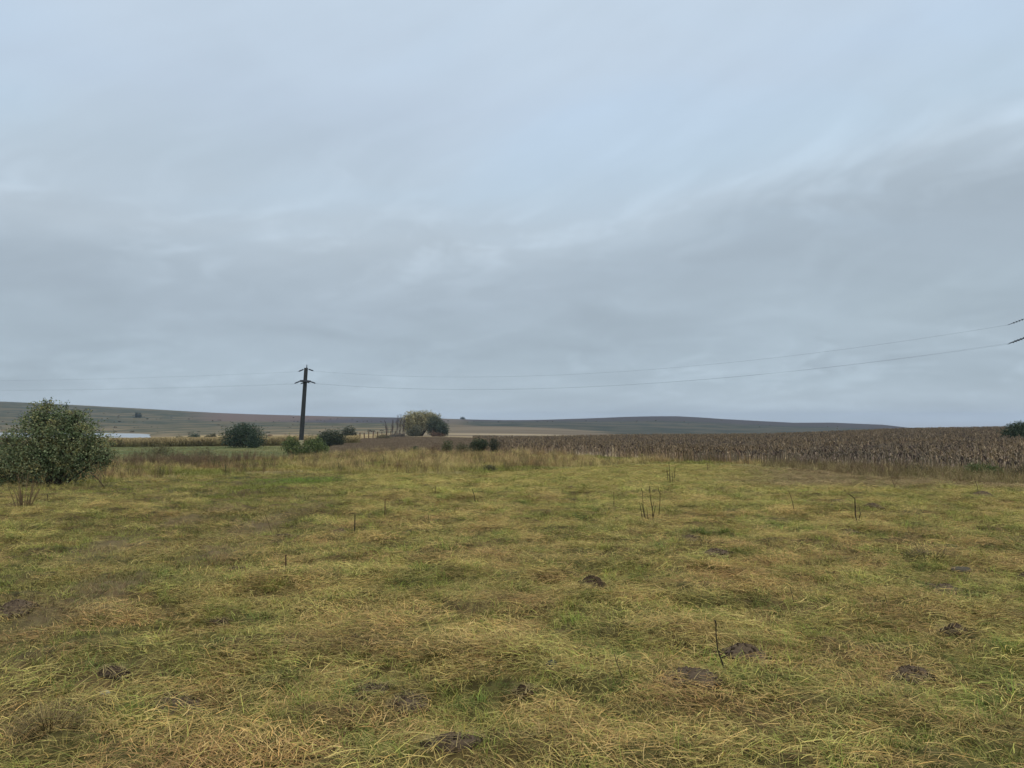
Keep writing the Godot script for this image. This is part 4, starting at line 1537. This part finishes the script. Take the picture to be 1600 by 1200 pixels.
func build_stems() -> void:
	rng.seed = 950
	var black := Color(0.030, 0.024, 0.020)
	var rust := Color(0.075, 0.045, 0.030)
	var brown := Color(0.10, 0.075, 0.042)
	var g := "dead stalks left standing in the mown meadow"
	stem("dead_stalk", "short rusty upright stalk standing alone in the west meadow", "stalk", Vector2(450, 896), [[[0, 0], [0.5, 12], [0, 23]], [[0, 20], [1.6, 23]]], 0.009, rust, g)
	stem("dead_stalk", "tall black upright stalk beside the flat dark molehill", "stalk", Vector2(556, 827), [[[0, 0], [0, 15], [0.3, 30]]], 0.012, black, g)
	stem("dead_stalk", "rusty upright stalk standing behind the tall black one", "stalk", Vector2(603, 807), [[[0, 0], [-0.5, 12], [-1, 24]]], 0.011, rust, g)
	stem("dead_stalk", "thin black stalk leaning west, at the far side of the meadow", "stalk", Vector2(743, 784), [[[0, 0], [-1.5, 9], [-5, 19]]], 0.010, black, g)
	stem("dead_stalk", "long thin bent stalk leaning over the old wheel track", "stalk", Vector2(430, 826), [[[0, 0], [-6, 13], [-13, 29]]], 0.006, brown, g)
	stem("dead_stalk", "short greenish stalk with a side shoot, mid meadow", "stalk", Vector2(672, 821), [[[0, 0], [-0.5, 6], [-2, 13]], [[0, 2], [-5, 9]]], 0.008, Color(0.06, 0.065, 0.03), g)
	stem("dead_stalk", "short faint stalk just behind the leaning black one", "stalk", Vector2(681, 774), [[[0, 0], [0, 11]]], 0.009, brown, g)
	stem("dry_weed", "tall curved dark stem beside the grey molehill, tallest one near the viewer", "stem", Vector2(1131, 1054), [[[0, 0], [-9, 16], [-15, 34], [-17, 56], [-18, 76], [-19.5, 79]], [[-11, 20], [3, 26], [7, 38], [8, 44]], [[-17.5, 74], [-20, 79]]], 0.0048, black, g)
	stem("dry_weed", "short thick dark stem slanting up behind the grey brown molehill", "stem", Vector2(1075, 1031), [[[0, 0], [-7, 8], [-15, 18]]], 0.0075, black, g)
	stem("dry_weed", "thin brown weed stem slanting in the green grass, centre meadow", "stem", Vector2(975, 1077), [[[0, 0], [-7, 18], [-14, 36], [-18, 50]], [[-14, 36], [-12, 46]]], 0.004, brown, g)
	stem("dry_weed", "forked dark stem with a hooked side twig in the east meadow", "stem", Vector2(1336, 819), [[[0, 0], [-2, 14], [-2.5, 26], [-3, 37], [-7, 41], [-13, 45]], [[1, 2], [5, 14], [3.5, 28]], [[-2.5, 24], [-4, 30]]], 0.0095, black, g)
	stem("dry_weed", "faint thin stem standing west of the forked dark stem", "stem", Vector2(1239, 803), [[[0, 0], [-3, 16], [-8, 33]]], 0.007, brown, g)
	stem("dry_weed", "faint straight stalk between the leaning stalk and the many-stemmed plant", "stem", Vector2(958, 794), [[[0, 0], [0.5, 12], [0, 24]]], 0.007, brown, g)
	stem("dry_weed", "thin stalk rising from the brown molehill near the crop", "stem", Vector2(1526, 772), [[[0, 0], [-2, 12], [-5, 24]]], 0.007, brown, g)
	stem("dry_weed", "thin weed stem standing before the dark weed strip", "stem", Vector2(1398, 768), [[[0, 0], [-4, 12], [-9, 24]], [[-3, 10], [2, 18]]], 0.007, brown, g)
	stem("dry_weed", "short hooked weed stalk at the far east of the meadow", "stem", Vector2(1549, 772), [[[0, 0], [-6, 5], [-12, 4]]], 0.008, brown, g)
	stem("dry_weed", "low bent dark weed stem among green blades, lower east meadow", "stem", Vector2(1245, 998), [[[0, 0], [0, 9], [8, 14], [24, 13]], [[24, 13], [34, 2]]], 0.0035, Color(0.05, 0.045, 0.025), g)
	stem("dry_weed", "thin brown weed stem in the east meadow hay", "stem", Vector2(1237, 950), [[[0, 0], [-5, 13], [-9, 27]]], 0.004, brown, g)
	stem("dry_weed", "straight brown weed stem with pale leaf, below the east soil patch", "stem", Vector2(1385, 952), [[[0, 0], [-4, 12], [-9, 28]]], 0.004, brown, g)
	stem("dead_stalk", "leaning dead stick at the east side of the thorn bush", "stick", Vector2(169, 763), [[[0, 0], [-12, 12], [-28, 25]]], 0.016, Color(0.06, 0.04, 0.03), g)
	stem("dead_stalk", "small upright peg standing before the thorn bush", "stalk", Vector2(80, 789), [[[0, 0], [0, 12]]], 0.008, black, g)
	stem("dry_plant", "dry many-stemmed plant standing alone in the mown meadow", "plant", Vector2(1017, 815),
		[[[0, 0], [2, 12], [-3, 36], [-4, 53]], [[0, 0], [5, 20], [6, 23]], [[-14, 0], [-17, 22], [-18, 26]], [[-10, 2], [-13, 22], [-14, 42], [-16, 50]], [[-11, 4], [-15, 26], [-20, 27]], [[11, 8], [12, 30], [13, 48]], [[12, 42], [10, 52]], [[-6, 1], [-8, 20]], [[1, 20], [4, 30]]], 0.0085, Color(0.062, 0.050, 0.024))
	stem("dry_plant", "tall thin dry weed group standing at the far meadow edge", "plant", Vector2(1046, 757),
		[[[0, 0], [-1, 16], [-2, 32]], [[-4, 4], [-5, 24]], [[6, 6], [7, 26]], [[3, 0], [4, 14]], [[-2, 10], [-6, 18]]], 0.012, Color(0.085, 0.07, 0.04))
	stem("dry_plant", "thin dry weed pair beside the rounded dark molehill", "plant", Vector2(1104, 736), [[[0, 0], [0, 14]], [[2, 0], [3, 30]], [[1, 0], [-1, 8]]], 0.013, Color(0.075, 0.06, 0.04))
	# the stiff dry tuft before the thorn bush
	rng.seed = 970
	var d := depth_at(797)
	var at := site(42, d)
	var o := thing("reed_tuft", "stiff tuft of dry tan stems standing before the thorn bush", "tuft", at)
	var m := paint(0.9, 0.2, 0.25)
	for k in 30:
		var s := Shape.new()
		var a := rr(0, TAU)
		var r := rr(0.0, 0.13)
		var dir := Vector3(cos(a), 0, sin(a))
		var tall := rr(0.25, 0.78)
		var pts := bent(dir * r + Vector3(0, -0.03, 0), dir, rr(1.05, 1.5), tall, rr(-0.1, 0.3), rr(-0.2, 0.2), 3)
		var c := mix(Color(0.20, 0.145, 0.075), Color(0.12, 0.085, 0.05), rng.randf())
		s.tube(pts, PackedFloat32Array([0.008, 0.007, 0.005, 0.002]), 4, c)
		part("stem", s, m, o)
	var bl := Shape.new()
	for k in 60:
		var a := rr(0, TAU)
		var dir := Vector3(cos(a), 0, sin(a))
		var c := dim(Color(0.24, 0.18, 0.09), rr(0.6, 1.2))
		bl.blade(bent(dir * rr(0.02, 0.2) + Vector3(0, -0.02, 0), dir, rr(0.5, 1.3), rr(0.12, 0.35), rr(0.3, 1.2), 0.2, 4), Vector3(-dir.z, 0, dir.x), 0.008, c, c)
	part("leaves", bl, m, o).set_meta("kind", "stuff")


func pebble(called: String, label: String, col: float, level: float, wide: float, high: float, c: Color, seed_: int, rough := 0.9) -> void:
	var d := depth_at(level)
	var at := site(col, d)
	var w := wide * d / FOCAL * 0.5
	var h := high * d / FOCAL * 0.5
	var nz := FastNoiseLite.new()
	nz.seed = seed_
	nz.frequency = 1.0
	var s := Shape.new()
	var nr := 12
	var na := 18
	for q in nr + 1:
		for k in na:
			var ph := PI * q / nr - PI / 2.0
			var th := TAU * k / na
			var dir := Vector3(cos(ph) * cos(th), sin(ph), cos(ph) * sin(th))
			var r := 1.0 + 0.28 * nz.get_noise_3dv(dir * 1.3) + 0.08 * nz.get_noise_3dv(dir * 4.0)
			s.v.append(Vector3(dir.x * w * r, dir.y * h * r + h * 0.75, dir.z * w * 0.75 * r))
			s.n.append((dir / Vector3(w, h, w * 0.75)).normalized())
			s.c.append(dim(c, 1.0 + 0.3 * nz.get_noise_3dv(dir * 5.0)))
	for q in nr:
		for k in na:
			var i0 := q * na + k
			var i1 := q * na + (k + 1) % na
			s.i.append_array(PackedInt32Array([i0, i1 + na, i0 + na, i0, i1, i1 + na]))
	var o := part(called, s, paint(rough, 0.0, 0.4), self)
	o.position = at
	tag(o, label, "stone")


func build_small() -> void:
	pebble("stone", "smooth black stone lying in the hay, centre of the lower meadow", 862, 1046, 21, 17, Color(0.022, 0.028, 0.026), 31, 0.5)
	pebble("stone", "flat grey stone in the grass east of the dry grass mound", 1495, 892, 34, 11, Color(0.060, 0.052, 0.034), 32)
	pebble("stone", "small pale stone in the hay of the lower west meadow", 176, 1084, 16, 11, Color(0.26, 0.27, 0.25), 33)
	# grass mound, east
	rng.seed = 980
	for a in [[1448, 872, 0.30, 0.19, "dry brown grass mound in the east meadow beside the grey stone", Color(0.16, 0.125, 0.07)], [92, 1146, 0.16, 0.16, "brown grass tussock in the lower west meadow", Color(0.19, 0.145, 0.065)], [690, 1012, 0.18, 0.15, "olive tussock of bent grass, centre of the lower meadow", Color(0.15, 0.145, 0.05)]]:
		var at := site(a[0], depth_at(a[1]))
		var o := thing("grass_tussock", a[4], "tussock", at)
		var s := Shape.new()
		for k in 240:
			var th := rr(0, TAU)
			var r: float = a[2] * sqrt(rng.randf()) * 0.7
			var dir := Vector3(cos(th), 0, sin(th))
			var c := dim(a[5], rr(0.5, 1.3))
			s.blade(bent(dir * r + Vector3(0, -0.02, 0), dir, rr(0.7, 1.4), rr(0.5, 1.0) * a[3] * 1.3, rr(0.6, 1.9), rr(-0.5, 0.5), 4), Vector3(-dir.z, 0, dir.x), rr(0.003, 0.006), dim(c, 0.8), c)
		part("leaves", s, paint(0.9, 0.3, 0.3), o).set_meta("kind", "stuff")
